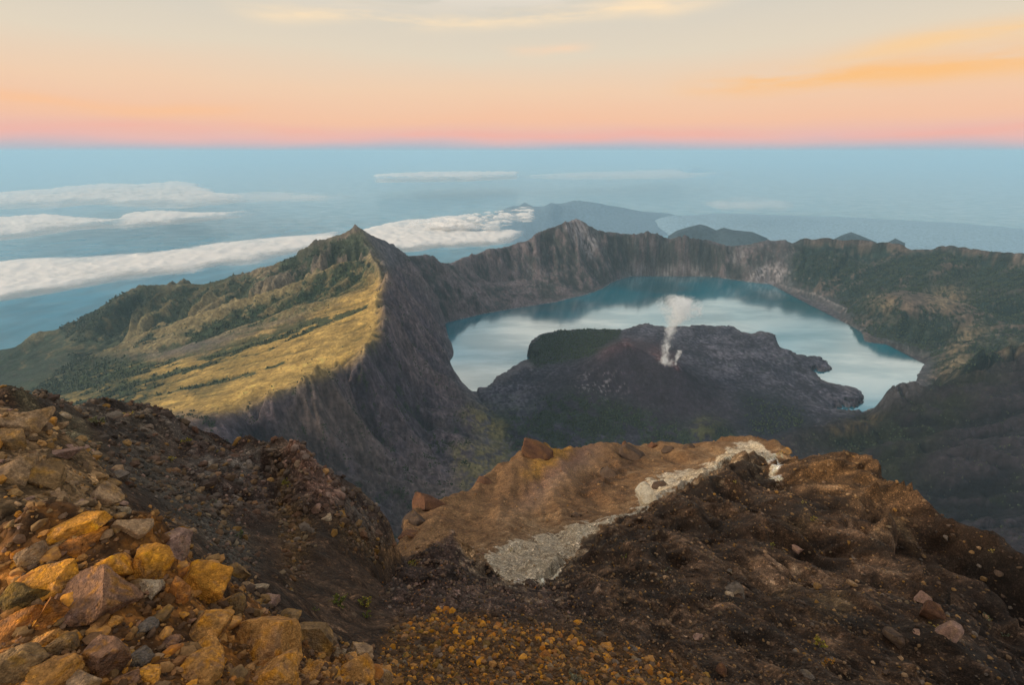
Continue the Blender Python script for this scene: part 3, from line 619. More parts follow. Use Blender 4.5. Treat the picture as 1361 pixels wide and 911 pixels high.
ZN.add('gully', [(150,600),(190,600),(250,640),(310,690),(350,760),(330,780),(260,710),(200,660),(165,640)], 12)
ZN.add('redcrag', [(210,545),(262,585),(300,600),(405,588),(440,636),(500,690),(520,740),(440,700),(300,690),(250,640),(225,600)], 12)
ZN.add('blackcrag', [(20,525),(150,545),(210,548),(240,580),(200,620),(150,600),(120,570),(60,550)], 8)
ZN.add('mossy', [[(362,600),(372,620),(380,680),(376,740),(385,790),(400,780),(410,740),(412,700),(395,650),(378,610)],[(440,700),(480,720),(520,740),(500,750),(450,735)]], 8)
ZN.add('spur', [(385,595),(410,590),(425,605),(438,640),(452,680),(440,710),(415,680),(400,640),(385,620)], 6)
ZN.add('mound', [(500,805),(545,750),(600,712),(630,735),(676,784),(740,785),(800,810),(700,830),(600,815),(560,820)], 8)
ZN.add('orange', [(505,865),(520,835),(575,812),(625,828),(690,832),(750,842),(800,855),(850,862),(900,885),(960,930),(505,930)], 6)
ZN.add('slope', [(515,745),(530,690),(600,650),(690,598),(770,590),(1000,584),(1052,600),(1060,620),(1030,640),(1000,618),(960,625),(850,690),(780,720),(740,770),(690,790),(640,760),(600,712),(560,745)], 3)
ZN.add('band_y', [(728,590),(768,590),(738,622),(705,640),(688,640),(715,615)], 7)
ZN.add('band_p', [(768,592),(795,594),(765,622),(710,668),(685,680),(720,640),(745,618)], 9)
ZN.add('band_l', [(790,600),(800,602),(765,630),(715,672),(670,700),(650,705),(700,672),(750,632)], 8)
ZN.add('knobs', [[(765,655),(790,630),(835,605),(850,600),(862,612),(830,635),(800,655),(775,662)],[(755,690),(775,678),(785,690),(768,697)],[(820,660),(838,648),(842,655),(826,668)]], 6)
ZN.add('white', [(640,742),(670,728),(720,712),(760,702),(800,695),(838,686),(850,678),(848,656),(862,646),(900,634),(945,620),(965,602),(985,595),(1005,594),(1022,604),(1042,625),(1032,640),(1020,634),(1005,612),(985,612),(935,640),(885,656),(868,675),(845,690),(800,703),(778,722),(750,750),(738,780),(715,790),(680,790),(665,768)], 3)
WH = [(600,752),(640,735),(720,700),(800,685),(845,672),(850,640),(900,624),(950,606),(990,588),(1030,600),(1048,632),(1000,625),(940,645),(880,665),(790,712),(745,785),(670,790)]
ZN.add('whitehalo', WH, 26)
ZN.add('knolltop', [(1030,625),(1070,606),(1130,598),(1170,625),(1200,660),(1180,690),(1120,670),(1060,660)], 16)
ZN.add('tan', [[(1160,698),(1180,702),(1205,725),(1195,735),(1170,712)],[(1172,625),(1182,630),(1203,655),(1198,668),(1180,655)],[(1040,703),(1070,702),(1080,712),(1050,714)],[(1025,785),(1050,778),(1055,790),(1030,798)],[(1070,800),(1110,795),(1120,830),(1080,830)]], 6)
ZN.add('right', [(728,790),(760,745),(850,690),(960,620),(1130,598),(1200,650),(1361,765),(1480,830),(1480,940),(960,940),(850,862),(740,842)], 6)
wx = px + fbm(X / R_ * 24 + LR.ravel() * 9, Y / R_ * 24, 1.0, 6, 0.7, seed=21) * 15; wy = py + fbm(X / R_ * 24 + LR.ravel() * 18, Y / R_ * 24, 1.0, 6, 0.7, seed=22) * 13
Zn = lambda n: ZN.get(n, wx, wy) * ((R_ < 5.6) if n == 'yellow' else (R_ < 11.5) if n == 'heap' else (R_ > 11) if n in ('redcrag', 'blackcrag', 'right') and False else 1.0)
zs, zy, zh, zk, zrc, zor, zwh = Zn('slope'), Zn('yellow'), Zn('heap'), Zn('blackcrag'), Zn('redcrag'), Zn('orange'), Zn('white')
rough = 1.25 - 0.75 * zs + 0.5 * np.maximum(zk, zrc) - 0.55 * zor - 0.5 * Zn('gully') + 0.3 * zh
dz_ = np.zeros_like(X); dxy = np.zeros_like(X)
for k, lam in enumerate((40, 20, 10, 5, 2.5, 1.25, 0.62, 0.31, 0.16, 0.08)):
    wnd = np.exp(-(np.log(lam / (R_ * 0.085)) / 1.25) ** 2)
    n_ = noise3(X / lam + 7.7 * k, Y / lam - 3.3 * k, z0 / lam) * 1.5; rd = 1 - 2.6 * np.abs(noise3(X / lam - 9.1 * k, Y / lam + 5.3 * k, z0 / lam + 4.4))
    t = (0.55 * n_ + 0.45 * rd) * lam * wnd
    dz_ += t * (0.125 if lam > 2 else 0.17); dxy += n_ * lam * wnd * 0.12
z = z0 + dz_ * rough
zg2 = z0.reshape(NQ, NB); gr_ = np.gradient(blur(zg2, 3, 2), axis=0) / np.gradient(np.exp(lr))[:, None]; ga_ = np.gradient(blur(zg2, 3, 2), axis=1) / ((B1 - B0) / (NB - 1)) / np.exp(lr)[:, None]
gr_, ga_ = np.clip(gr_.ravel(), -2, 2), np.clip(ga_.ravel(), -2, 2); nsx = gr_ * np.sin(S_) + ga_ * np.cos(S_); nsy = gr_ * np.cos(S_) - ga_ * np.sin(S_); nl_ = 1 / (np.hypot(nsx, nsy) + 0.15)
run_ = np.zeros_like(X)
for k, siz in enumerate((26.0, 11.0, 4.5, 1.9, 0.8)):
    wnd = np.exp(-(np.log(siz / (R_ * 0.13)) / 0.75) ** 2)
    run_ += erode(X + 13.7 * k, Y, nsx * nl_, nsy * nl_, siz, 3, 1.3) * siz * wnd
z += run_ * 0.16 * np.clip(0.35 + zs * 0.5 + Zn('right') * 0.9 + zrc * 0.7 + zk * 0.4 - zor * 0.3, 0, 1.2) * (R_ > 3.5)
z -= 0.012 * R_ * Zn('knobs') * sst(pnoise(X / 6, Y / 6), -0.3, 0.3)
# small steps and ledges on the crags
cr_ = np.zeros_like(X)
for k, fr in enumerate((0.16, 0.075, 0.035)):
    for lam in (1.5, 3.0, 6.0):
        wnd = np.exp(-(np.log(lam / (R_ * fr)) / 0.45) ** 2)
        cr_ += (0.55 - np.abs(noise3(X / lam + 3 * k, Y / lam, z0 / lam * 0.7) * 2.4)) * lam * wnd * 0.30
cragz = np.clip(np.maximum.reduce([zrc, zk * 0.5, Zn('spur') * 1.2, Zn('right') * (1.0 + 0.7 * sst(px, 1150, 1260)), Zn('mound') * 1.2, zh * 0.5, Zn('knobs') * 1.1, zs * 0.12, zwh * 0.7]), 0, 1.7)
z += cr_ * cragz * (R_ > 4)
X2 = X + dxy * rough * 0.8 * np.cos(S_ * 3); Y2 = Y + dxy * rough * 0.8 - cr_ * cragz * 0.4 * (R_ > 4)
def band(fr, seed, octv=3):
    o_ = 0; wt_ = 0
    for q__ in range(octv):
        f_ = fr / 2.1 ** q__
        for lam in 0.02 * 2.0 ** np.arange(0, 13):
            w_ = np.exp(-(np.log(lam / (R_ * f_)) / 0.5) ** 2)
            if w_.max() < 0.05: continue
            o_ = o_ + noise3(X / lam + seed, Y / lam - seed, z0 / lam + 2 * seed) * w_ * 0.65 ** q__
    return o_ * 0.75
nA = band(0.12, 3.0, 4); nB = band(0.025, 7.0, 3)
DARK = np.array([0.080, 0.046, 0.026], np.float32)
c = np.zeros((len(X), 3), np.float32) + DARK * 0.50
c = mixc(c, (0.095, 0.058, 0.035), sst(nA + nB * .5, -0.1, 0.6)); c = mixc(c, (0.032, 0.024, 0.018), sst(-nA + nB * .7, 0.1, 0.6) * 0.8)
def zone(n, col, k=1.0, var=0.35, col2=None):
    global c
    m_ = Zn(n) * k; m_ = np.where(n == 'white', sst(m_ + 0.55 * nB + 0.35 * nA, 0.38, 0.62) * np.clip(m_ * 5, 0, 1), m_); cc = np.zeros_like(c) + np.array(col, np.float32)
    if col2 is not None: cc = mixc(cc, col2, sst(nA + nB, -0.3, 0.5))
    cc = cc * (1 + var * nB[:, None] * 1.5); c = c * (1 - m_[:, None]) + cc * m_[:, None]
zone('gully', (0.070, 0.066, 0.055), 0.9); zone('blackcrag', (0.038, 0.030, 0.025), 1.0, 0.6, (0.075, 0.062, 0.048)); zone('redcrag', (0.070, 0.045, 0.037), 0.9, 0.5, (0.055, 0.05, 0.045))
zone('gravelmound', (0.17, 0.145, 0.085), 0.9, 0.8); zone('spur', (0.15, 0.085, 0.062), 0.85, 0.7); zone('mossy', (0.095, 0.055, 0.018), 0.65, 0.7)
zone('mound', (0.044, 0.029, 0.025), 0.9, 0.6)
zone('heap', (0.15, 0.095, 0.045), 1.0, 0.6, (0.20, 0.125, 0.06)); zone('yellow', (0.11, 0.052, 0.018), 1.0, 0.5, (0.24, 0.10, 0.02))
zone('orange', (0.10, 0.048, 0.014), 0.9, 0.5)
zone('knolltop', (0.105, 0.058, 0.024), 0.8, 0.5); zone('tan', (0.15, 0.10, 0.052), 0.7, 0.6)
zone('slope', (0.175, 0.098, 0.046), 1.0, 0.14, (0.225, 0.13, 0.06)); zone('knobs', (0.085, 0.046, 0.024), 0.85, 0.3)
zone('band_y', (0.36, 0.19, 0.025), 0.8, 0.2); zone('band_p', (0.19, 0.105, 0.085), 0.8, 0.2); zone('band_l', (0.34, 0.235, 0.15), 0.75, 0.2)
zone('white', (0.50, 0.42, 0.30), 0.95, 0.5, (0.60, 0.55, 0.45)); c = mixc(c, (0.12, 0.085, 0.055), zwh * sst(nB + 0.4 * nA, 0.12, 0.4) * 0.7)
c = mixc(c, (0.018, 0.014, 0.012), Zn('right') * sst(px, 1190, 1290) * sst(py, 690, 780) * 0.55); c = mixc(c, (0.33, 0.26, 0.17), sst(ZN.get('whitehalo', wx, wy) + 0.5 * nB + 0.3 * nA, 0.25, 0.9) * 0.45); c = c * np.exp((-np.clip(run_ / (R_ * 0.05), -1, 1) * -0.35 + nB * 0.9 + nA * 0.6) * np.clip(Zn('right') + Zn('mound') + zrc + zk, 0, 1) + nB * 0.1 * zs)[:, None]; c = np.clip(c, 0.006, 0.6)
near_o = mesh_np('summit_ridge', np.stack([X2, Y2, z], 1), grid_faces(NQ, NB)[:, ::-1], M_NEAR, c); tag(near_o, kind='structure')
nX, nY, nZ = X2.reshape(NQ, NB), Y2.reshape(NQ, NB), z.reshape(NQ, NB); nC_ = c.reshape(NQ, NB, 3)
def ground(px_, py_):
    """the point of the summit ridge seen at a photograph pixel"""
    d = dirv(px_, py_); q = d[2] / math.hypot(d[0], d[1]); j = (math.atan2(d[0], d[1]) - B0) / (B1 - B0) * (NB - 1)
    j = int(round(min(max(j, 0), NB - 1))); col_ = nZ[:, j] / np.hypot(nX[:, j], nY[:, j])
    i = np.argmax(col_ >= q); 
    if col_[i] < q: return None
    r_ = math.hypot(nX[i, j], nY[i, j]); P = d / math.hypot(d[0], d[1]) * r_
    return np.array([P[0], P[1], P[2]])
print('near terrain', time.time() - T0)

# ------------------------------------------------------------------ boulders and stones
import bmesh
def ico(n):
    b = bmesh.new(); bmesh.ops.create_icosphere(b, subdivisions=n, radius=1.0)
    V = np.array([v.co[:] for v in b.verts], np.float32); F = np.array([[v.index for v in f.verts] for f in b.faces], np.int32); b.free(); return V, F
ICO = {k: ico(k) for k in (1, 2, 3, 4, 5)}
def n3(V, s, seed=0):
    x, y, z_ = V[:, 0] / s + seed * 3.7, V[:, 1] / s + seed * 1.3, V[:, 2] / s - seed * 2.1
    return pnoise(x + 0.31 * z_, y - 0.4 * z_) + pnoise(y + 31.2, z_ + 7.7 + 0.3 * x) * 0.8
def rock_shape(level, seed, planes=13, angular=1.0, rough=0.034):
    r = np.random.default_rng(seed); V, F = ICO[level]; V = V.copy()
    for k in range(planes):
        n = r.normal(size=3); n /= np.linalg.norm(n); d = r.uniform(0.40, 0.74); e = V @ n - d
        V -= np.outer(np.where(e > 0, e, 0) * angular, n)
    nv = V / np.linalg.norm(V, axis=1)[:, None]
    dsp = n3(V, 0.7, seed) * rough * 1.5 + n3(V, 0.28, seed + 1) * rough + n3(V, 0.11, seed + 2) * rough * 0.5
    if level >= 4: dsp += n3(V, 0.045, seed + 3) * rough * 0.22 - np.clip(np.abs(n3(V, 0.5, seed + 5)) * -9 + 1, 0, 1) * rough * 0.6
    V += nv * dsp[:, None]
    return V, F
M_ROCK = rock_mat('boulder_stone', 0.22, 0.42, 0.85, speck=0.25, bumpd=0.03)
M_STONE = rock_mat('loose_stone', 0.12, 0.35, 0.6, bumpd=0.012)
PAL = {'orange': ((0.36, 0.145, 0.035), (0.50, 0.18, 0.012), (0.18, 0.095, 0.05)), 'gold': ((0.52, 0.235, 0.035), (0.70, 0.30, 0.015), (0.32, 0.17, 0.075)),
       'ochre': ((0.44, 0.22, 0.065), (0.55, 0.235, 0.022), (0.26, 0.145, 0.075)), 'purple': ((0.24, 0.13, 0.075), (0.34, 0.155, 0.03), (0.13, 0.08, 0.065)),
       'brown': ((0.22, 0.135, 0.06), (0.30, 0.16, 0.035), (0.12, 0.08, 0.05)), 'tan': ((0.33, 0.215, 0.12), (0.36, 0.21, 0.08), (0.19, 0.13, 0.09)),
       'pale': ((0.40, 0.31, 0.21), (0.40, 0.27, 0.13), (0.24, 0.18, 0.13)), 'grey': ((0.14, 0.115, 0.095), (0.20, 0.15, 0.09), (0.08, 0.07, 0.06)),
       'dark': ((0.085, 0.058, 0.042), (0.12, 0.075, 0.04), (0.045, 0.034, 0.028)), 'pink': ((0.28, 0.175, 0.135), (0.30, 0.19, 0.12), (0.15, 0.10, 0.08)),
       'moss': ((0.13, 0.085, 0.025), (0.24, 0.135, 0.02), (0.06, 0.045, 0.025)), 'white': ((0.48, 0.45, 0.37), (0.42, 0.36, 0.26), (0.30, 0.27, 0.22)), 'red': ((0.125, 0.062, 0.036), (0.18, 0.09, 0.035), (0.065, 0.036, 0.026))}
def rock_col(V, seed, pal):
    a_, b_, c3 = PAL[pal]; cc = np.zeros((len(V), 3), np.float32) + np.array(a_, np.float32)
    cc = mixc(cc, b_, sst(n3(V, 0.6, seed + 7) + 0.6 * n3(V, 0.2, seed + 8), 0.0, 0.55) * 0.9)
    cc = mixc(cc, c3, sst(n3(V, 0.5, seed + 9) + 0.7 * n3(V, 0.15, seed + 11), 0.1, 0.55) * 0.75)
    return cc * (1 + 0.35 * n3(V, 0.09, seed + 12)[:, None])
def boulder(px_, py_, w, h, pal, label, level=4, planes=14, tilt=0.0, cat='boulder', name='boulder', group=None, seed=None, yaw=None, flat=None, sink=0.16):
    seed = seed if seed is not None else int(px_ * 7 + py_ * 3)
    P = ground(px_, py_ + h * 0.18)
    if P is None: return None
    depth = P[1] * CP - P[2] * SP; sw, sh = w * depth / FPX * 0.56, h * depth / FPX * 0.56
    V, F = rock_shape(level, seed, planes)
    r = np.random.default_rng(seed); yaw = r.uniform(0, 6.28) if yaw is None else yaw
    cyw, syw = math.cos(yaw), math.sin(yaw); V = V @ np.array([[cyw, -syw, 0], [syw, cyw, 0], [0, 0, 1]], np.float32).T
    ex = V.max(0) - V.min(0); V = V / (ex / 2)
    cl = rock_col(V, seed, pal)
    V = V * np.array([sw, (sw + sh) * 0.5, sh], np.float32)
    ct, st = math.cos(tilt), math.sin(tilt); V = V @ np.array([[ct, 0, -st], [0, 1, 0], [st, 0, ct]], np.float32)
    az_ = -math.atan2(P[0], P[1]); ca, sa = math.cos(az_), math.sin(az_); V = V @ np.array([[ca, sa, 0], [-sa, ca, 0], [0, 0, 1]], np.float32)
    o = mesh_np(name, V, F, M_ROCK, np.clip(cl, 0.01, 0.7))
    o.location = (P[0], P[1], P[2] + sh * (0.30 - sink)); tag(o, label, cat, group); return o
BL = [
 (129,795,80,64,'purple','big brown boulder with a purple grey top in the middle of the orange heap',5,0.35),
 (100,700,64,30,'gold','bright orange ledge of rock forming the crest of the heap',4,-0.1),
 (104,724,56,32,'orange','orange boulder just under the crest ledge',4,0.1),
 (46,735,32,42,'tan','pale buff boulder at the upper left end of the orange heap',4,0.2),
 (180,703,42,38,'tan','dark topped tan block standing on the crest, left of the pink one',4,0.3),
 (232,718,44,40,'pink','pinkish tan angular block at the right end of the crest',4,-0.2),
 (198,747,54,48,'gold','golden boulder with a purple grey cap below the crest block',4,-0.25),
 (150,750,36,42,'gold','orange yellow boulder between the ledge and the golden boulder',4,0.1),
 (202,781,28,30,'pale','pale round stone bedded in orange rock',4,0),
 (240,785,26,40,'orange','rusty boulder between the pale round stone and the yellow block',4,0),
 (264,777,66,50,'gold','large golden yellow block near the right side of the heap',5,0.05),
 (270,835,62,42,'ochre','squarish orange brown boulder below the yellow block',5,0.05),
 (272,865,46,28,'ochre','low ochre stone directly under the squarish boulder',4,0),
 (343,846,94,84,'ochre','largest ochre boulder, standing at the lower right of the heap',5,-0.35),
 (364,893,76,56,'ochre','ochre boulder leaning under the largest one',5,-0.4),
 (268,896,66,40,'ochre','yellow brown boulder cut by the lower picture edge',4,0.1),
 (135,873,44,58,'purple','upright grey brown boulder with a yellow foot',5,0),
 (78,858,48,36,'brown','rounded brown boulder left of the upright one',4,0.1),
 (62,896,58,40,'ochre','pale yellow brown boulder at the lower left',4,-0.1),
 (108,906,42,30,'tan','tan boulder top between the yellow brown and the upright boulder',4,0),
 (16,836,56,42,'orange','orange boulder at the left picture edge',4,0.1),
 (22,884,66,54,'brown','dull brown boulder in the lower left corner',4,0),
 (70,812,36,40,'orange','mottled orange boulder left of the big purple topped one',4,0),
 (36,795,54,42,'moss','dark mossy boulder at the left, above the edge boulder',4,0),
 (72,768,64,44,'gold','yellow stained boulder above the mottled one',4,0.3),
 (186,878,34,20,'grey','flat grey stone in the dark hollow',3,0),
 (193,833,24,16,'grey','small grey stone above the flat grey one',3,0),
 (58,853,34,20,'ochre','long narrow ochre stone lying on the slope',3,-0.4),
 (153,827,20,18,'ochre','small cube shaped ochre stone at the foot of the big boulder',3,0.4),
 (168,905,30,24,'purple','purple brown stone at the bottom edge',3,0),
 (200,899,30,30,'gold','yellow stained stone at the bottom edge right of the purple one',3,0),
 (228,853,22,18,'purple','purplish stone left of the low ochre stone',3,0),
 (420,850,64,54,'brown','brown crumbly boulder right of the largest ochre boulder',4,0.2),
 (476,865,30,27,'tan','round tan stone at the right end of the heap',4,0),
 (453,867,16,18,'pale','little pale stone beside the round tan one',3,0),
 (470,896,46,34,'ochre','rough ochre boulder below the round tan stone',4,0.1),
 (507,899,26,20,'tan','last tan stone at the right tip of the heap',3,0.3),
 (342,784,26,16,'pale','flat pale stone on the right rim of the heap',3,0),
 (314,764,32,20,'brown','brown block on the rim beside the yellow block',3,0),
 (356,798,28,20,'pink','pinkish crumbling stone on the right rim',3,0),
 (386,822,28,22,'brown','brown crumbling stone lower on the right rim',3,0),
 (305,805,30,24,'brown','rusty brown stone between the yellow block and the largest boulder',3,0),
 (410,895,34,34,'ochre','knobbly ochre boulder at the bottom edge right of the leaning one',4,0),
 (32,560,50,40,'tan','tan boulder with a pale edge on the skyline at the left',4,-0.5),
 (12,585,34,34,'brown','brown rock under the skyline boulder',4,0),
 (18,627,52,46,'tan','large tan boulder with a dark underside at the left edge',5,0),
 (64,632,38,52,'brown','tall brown slab right of the large tan boulder',4,-0.35),
 (134,660,40,30,'tan','broad tan stone in the brown rubble',4,0),
 (80,661,16,22,'tan','small upright tan stone under the tall slab',3,0),
 (146,645,24,14,'brown','orange brown stone above the broad tan one',3,0),
 (165,679,15,14,'pale','round pale stone where the brown rubble meets the orange heap',3,0),
 (156,634,27,14,'grey','grey slanting slab on the edge of the rubble',3,-0.2),
 (79,567,14,13,'tan','small bright tan stone on the gravel mound',3,0.3),
 (63,561,20,18,'ochre','ochre stone left of the bright one on the gravel mound',3,0),
 (84,552,14,11,'pale','pale stone on top of the gravel mound',3,0),
 (184,620,11,8,'grey','round grey stone at the head of the gully',3,0),
 (77,602,38,13,'pink','long pinkish slab lying on the brown heap',3,0.15),
 (172,645,11,16,'red','dark red stone beside the grey slab',3,0),
 (386,617,15,16,'pink','pale pink stone on the rock spur',3,0.3),
 (449,655,18,17,'pink','angular rock on the end of the left ridge',4,0.4),
 (422,677,12,16,'pink','pinkish stone low on the rock spur',3,0),
 (434,689,13,14,'pale','pale stone under the pinkish one on the spur',3,0),
 (1257,840,20,31,'pink','pale faced standing rock on the right, below two small plants',4,0.2),
 (1241,812,26,28,'red','red brown rock above the pale faced one',4,0.5),
 (1217,840,10,22,'pink','narrow upright stone left of the pale faced rock',3,0),
 (1197,850,28,16,'dark','low dark red slab left of the standing rocks',3,0),
 (1224,794,16,16,'pink','small pinkish rock at the top of the rock cleft',3,0),
 (980,784,24,16,'grey','dark grey rock on the brown knoll',4,0.2),
 (969,790,12,14,'pale','pale stone leaning on the dark grey rock',3,0),
 (1060,729,16,13,'pink','purplish stone halfway up the knoll',3,0),
 (1143,743,18,11,'grey','grey peaked stone on the shoulder of the knoll',3,0),
 (1132,776,12,8,'tan','flat tan stone under the grey peaked one',3,0),
 (961,890,14,18,'red','red upright stone near the bottom edge',3,0),
 (929,848,11,13,'pink','pinkish cube shaped stone on the dark slope',3,0),
 (1071,898,16,16,'grey','grey stone at the bottom edge on the right',3,0),
 (716,602,46,18,'red','tilted rust brown slab on the left end of the ochre crest',4,0.45),
 (831,591,10,12,'red','small red rock spike on the ochre crest',3,0),
 (868,593,16,11,'red','red brown rock on the ochre crest right of the spike',3,0),
 (846,605,34,16,'dark','dark rock outcrop just below the ochre crest',4,0.3),
 (812,630,34,14,'dark','long dark rock rib in the middle of the ochre slope',4,0.35),
 (768,687,14,10,'dark','lone dark rock low on the ochre slope',3,0),
 (890,598,16,10,'dark','dark rock on the crest right of the red one',3,0),
 (915,594,14,9,'dark','small dark rock near the right part of the crest',3,0),
 (644,640,22,11,'red','rust red rock on the left edge of the ochre slope',3,0.2),
 (572,671,42,24,'red','rust red crag at the lower left of the ochre slope',5,0.3),
 (551,690,34,22,'dark','dark brown crag below the rust red crag',4,0.5),
 (545,712,24,14,'red','rust red rock at the foot of the dark crag',3,0.4),
 (627,648,26,13,'red','reddish rocky knob between the crag and the crest slab',4,0.2),
 (860,660,28,32,'white','bleached white rock standing beside the dark knoll',4,0.1),
 (877,645,22,14,'dark','dark rock above the bleached white one',3,0.1),
 (1043,601,12,12,'brown','yellow brown rock at the right end of the ochre crest',3,0),
 (585,813,11,11,'gold','bright orange stone at the top of the gravel patch',3,0),
 (611,824,9,9,'gold','second bright orange stone, right of the top one',3,0),
 (769,829,14,12,'gold','orange stone sitting alone above the gravel edge',3,0),
 (764,852,9,9,'gold','orange stone below the lone one',3,0),
 (806,862,19,13,'ochre','two toned ochre stone at the right of the gravel patch',3,0),
 (722,873,15,12,'orange','orange stone in the middle of the gravel patch',3,0),
 (570,852,18,9,'dark','flat dark slab among the orange gravel',3,0.1),
 (840,862,11,11,'grey','grey stone right of the two toned one',3,0),
]
for b in BL:
    nm = 'boulder' if max(b[2], b[3]) >= 30 else 'stone'
    boulder(b[0], b[1], b[2], b[3], b[4], b[5], level=5 if max(b[2], b[3]) > 60 else 4 if max(b[2], b[3]) > 26 else 3, tilt=b[7], cat='boulder' if nm == 'boulder' else 'stone', name=nm)
# countable smaller stones, each its own object; shapes shared
VAR = [rock_shape(3, 500 + k, 12, 1.0, 0.035) for k in range(9)]
stone_me = {}
def stone_mesh(k, pal):
    if (k, pal) not in stone_me:
        V, F = VAR[k]; o = mesh_np('stone', V, F, M_STONE, np.clip(rock_col(V, 40 + k, pal), 0.01, 0.7), smooth=True, link=False); stone_me[(k, pal)] = o.data; bpy.data.objects.remove(o)
    return stone_me[(k, pal)]
def strew(n, xr, yr, zone_, size, pals, label, group, seed):
    r = np.random.default_rng(seed); made = 0; tries = 0
    while made < n and tries < n * 60:
        tries += 1; a_, b_ = r.uniform(*xr), r.uniform(*yr)
        if ZN.get(zone_, np.array([a_]), np.array([b_]))[0] < 0.6: continue
        P = ground(a_, b_)
        if P is None: continue
        s = size[0] * (size[1] / size[0]) ** (r.random() ** 2.2); depth = P[1] * CP - P[2] * SP; s = s * depth / FPX * 0.5
        o = bpy.data.objects.new('stone', stone_mesh(int(r.integers(9)), pals[int(r.integers(len(pals)))])); COL.objects.link(o)
        o.location = (P[0], P[1], P[2] + s * 0.25); o.scale = (s * r.uniform(0.9, 1.4), s * r.uniform(0.8, 1.2), s * r.uniform(0.6, 1.0)); o.rotation_euler = (r.uniform(-.5, .5), r.uniform(-.5, .5), r.uniform(0, 6.28))
        tag(o, label, 'stone', group); made += 1
strew(80, (0, 170), (535, 705), 'heap', (8, 24), ['tan', 'brown', 'brown', 'pink'], 'small brown or tan stone loose in the brown rubble at the left', 'stones in the brown rubble', 1)
strew(130, (0, 520), (690, 911), 'yellow', (10, 34), ['ochre', 'ochre', 'brown', 'orange', 'gold', 'purple'], 'small stone wedged between the boulders of the orange heap', 'stones between the orange boulders', 2)
strew(80, (510, 950), (815, 911), 'orange', (7, 13), ['gold', 'orange', 'gold', 'grey', 'ochre'], 'orange or grey stone loose in the gravel patch at the bottom centre', 'stones of the orange gravel patch', 3)
strew(45, (740, 1361), (610, 911), 'right', (6, 11), ['dark', 'brown', 'dark', 'grey', 'tan'], 'small brown stone lying on the dark knoll at the right', 'stones on the dark knoll', 4)
# gravel and scree: uncountable
V1, F1 = ICO[1]
def scree(name, n, zones, size, pals, seed, lift=0.15):
    r = np.random.default_rng(seed)
    w = sum(ZN.get(z_, px, py) for z_ in zones).reshape(NQ, NB); inpic = ((px > -60) & (px < 1420) & (py > 480) & (py < 960)).reshape(NQ, NB)
    # only where the ground is turned to the camera
    q_ = nZ / np.hypot(nX, nY); vis = np.zeros_like(w, bool); vis[:-1] = q_[1:] >= q_[:-1] - 0.002
    w = np.where(inpic & vis, np.clip(w, 0, 1) ** 1.5, 0).ravel(); w = w / w.sum()
    idx = r.choice(len(w), n, p=w); j = r.uniform(-0.5, 0.5, (n, 2))
    P = np.stack([nX.ravel()[idx], nY.ravel()[idx], nZ.ravel()[idx]], 1); R0_ = np.linalg.norm(P, axis=1)
    ga = (B1 - B0) / NB * 1.3; P[:, 0] += j[:, 0] * ga * R0_ * 1.2; P[:, 1] += j[:, 1] * ga * R0_ * 1.2
    s = R0_ / FPX * 0.5 * size[0] * (size[1] / size[0]) ** (r.random(n) ** 2.6)
    s = np.minimum(s, 0.45)
    S = s[:, None] * r.uniform(0.65, 1.35, (n, 3)); S[:, 2] *= 0.8
    jit = 1 + r.uniform(-0.28, 0.28, (n, 12, 1))
    th = r.uniform(0, 6.28, n); ph = r.uniform(-0.6, 0.6, n)
    Vv = V1[None] * jit * S[:, None, :]
    x_, y_, zz_ = Vv[..., 0], Vv[..., 1], Vv[..., 2]
    x2 = x_ * np.cos(ph)[:, None] - zz_ * np.sin(ph)[:, None]; z2 = x_ * np.sin(ph)[:, None] + zz_ * np.cos(ph)[:, None]
    x3 = x2 * np.cos(th)[:, None] - y_ * np.sin(th)[:, None]; y3 = x2 * np.sin(th)[:, None] + y_ * np.cos(th)[:, None]
    Vv = np.stack([x3, y3, z2], 2) + P[:, None, :]; Vv[..., 2] += (s * lift)[:, None]
    Ff = (F1[None] + (np.arange(n) * 12)[:, None, None]).reshape(-1, 3)
    pc = np.array([PAL[p][k] for p in pals for k in (0, 0, 1, 2)], np.float32); cc = pc[r.integers(len(pc), size=n)] * r.uniform(0.6, 1.35, (n, 1)).astype(np.float32)
    gc = nC_.reshape(-1, 3)[idx]; cc = cc * 0.6 + gc * 0.4 * 1.2
    o = mesh_np(name, Vv.reshape(-1, 3), Ff, M_STONE, np.repeat(np.clip(cc, 0.008, 0.7), 12, 0), smooth=False); tag(o, kind='stuff'); return o
scree('orange_gravel', 5200, ['orange'], (1.8, 9), ['gold', 'orange', 'moss', 'brown', 'dark', 'ochre', 'grey'], 61)
scree('orange_grit', 3200, ['orange', 'mound'], (1.2, 4), ['orange', 'dark', 'brown', 'dark', 'moss'], 68)
scree('crag_rubble', 2000, ['redcrag', 'spur', 'blackcrag', 'gully', 'mossy', 'mossy'], (4, 12), ['dark', 'red', 'dark', 'grey', 'brown'], 67, 0.0)
scree('white_scree', 500, ['white'], (1.2, 4), ['white', 'white', 'dark', 'tan'], 66)
scree('heap_rubble', 7000, ['yellow', 'yellow', 'heap'], (2.5, 13), ['brown', 'ochre', 'dark', 'tan'], 62)
scree('knoll_scree', 15000, ['right'], (1.2, 4.2), ['dark', 'dark', 'brown', 'dark', 'tan', 'grey'], 63)
scree('crag_scree', 12500, ['redcrag', 'blackcrag', 'gully', 'mound', 'gravelmound', 'mossy', 'mossy'], (1.3, 5.5), ['dark', 'dark', 'grey', 'dark', 'pink'], 64)
scree('slope_scree', 900, ['slope'], (1.0, 3.5), ['brown', 'red', 'dark', 'tan'], 65)
print('stones', time.time() - T0)


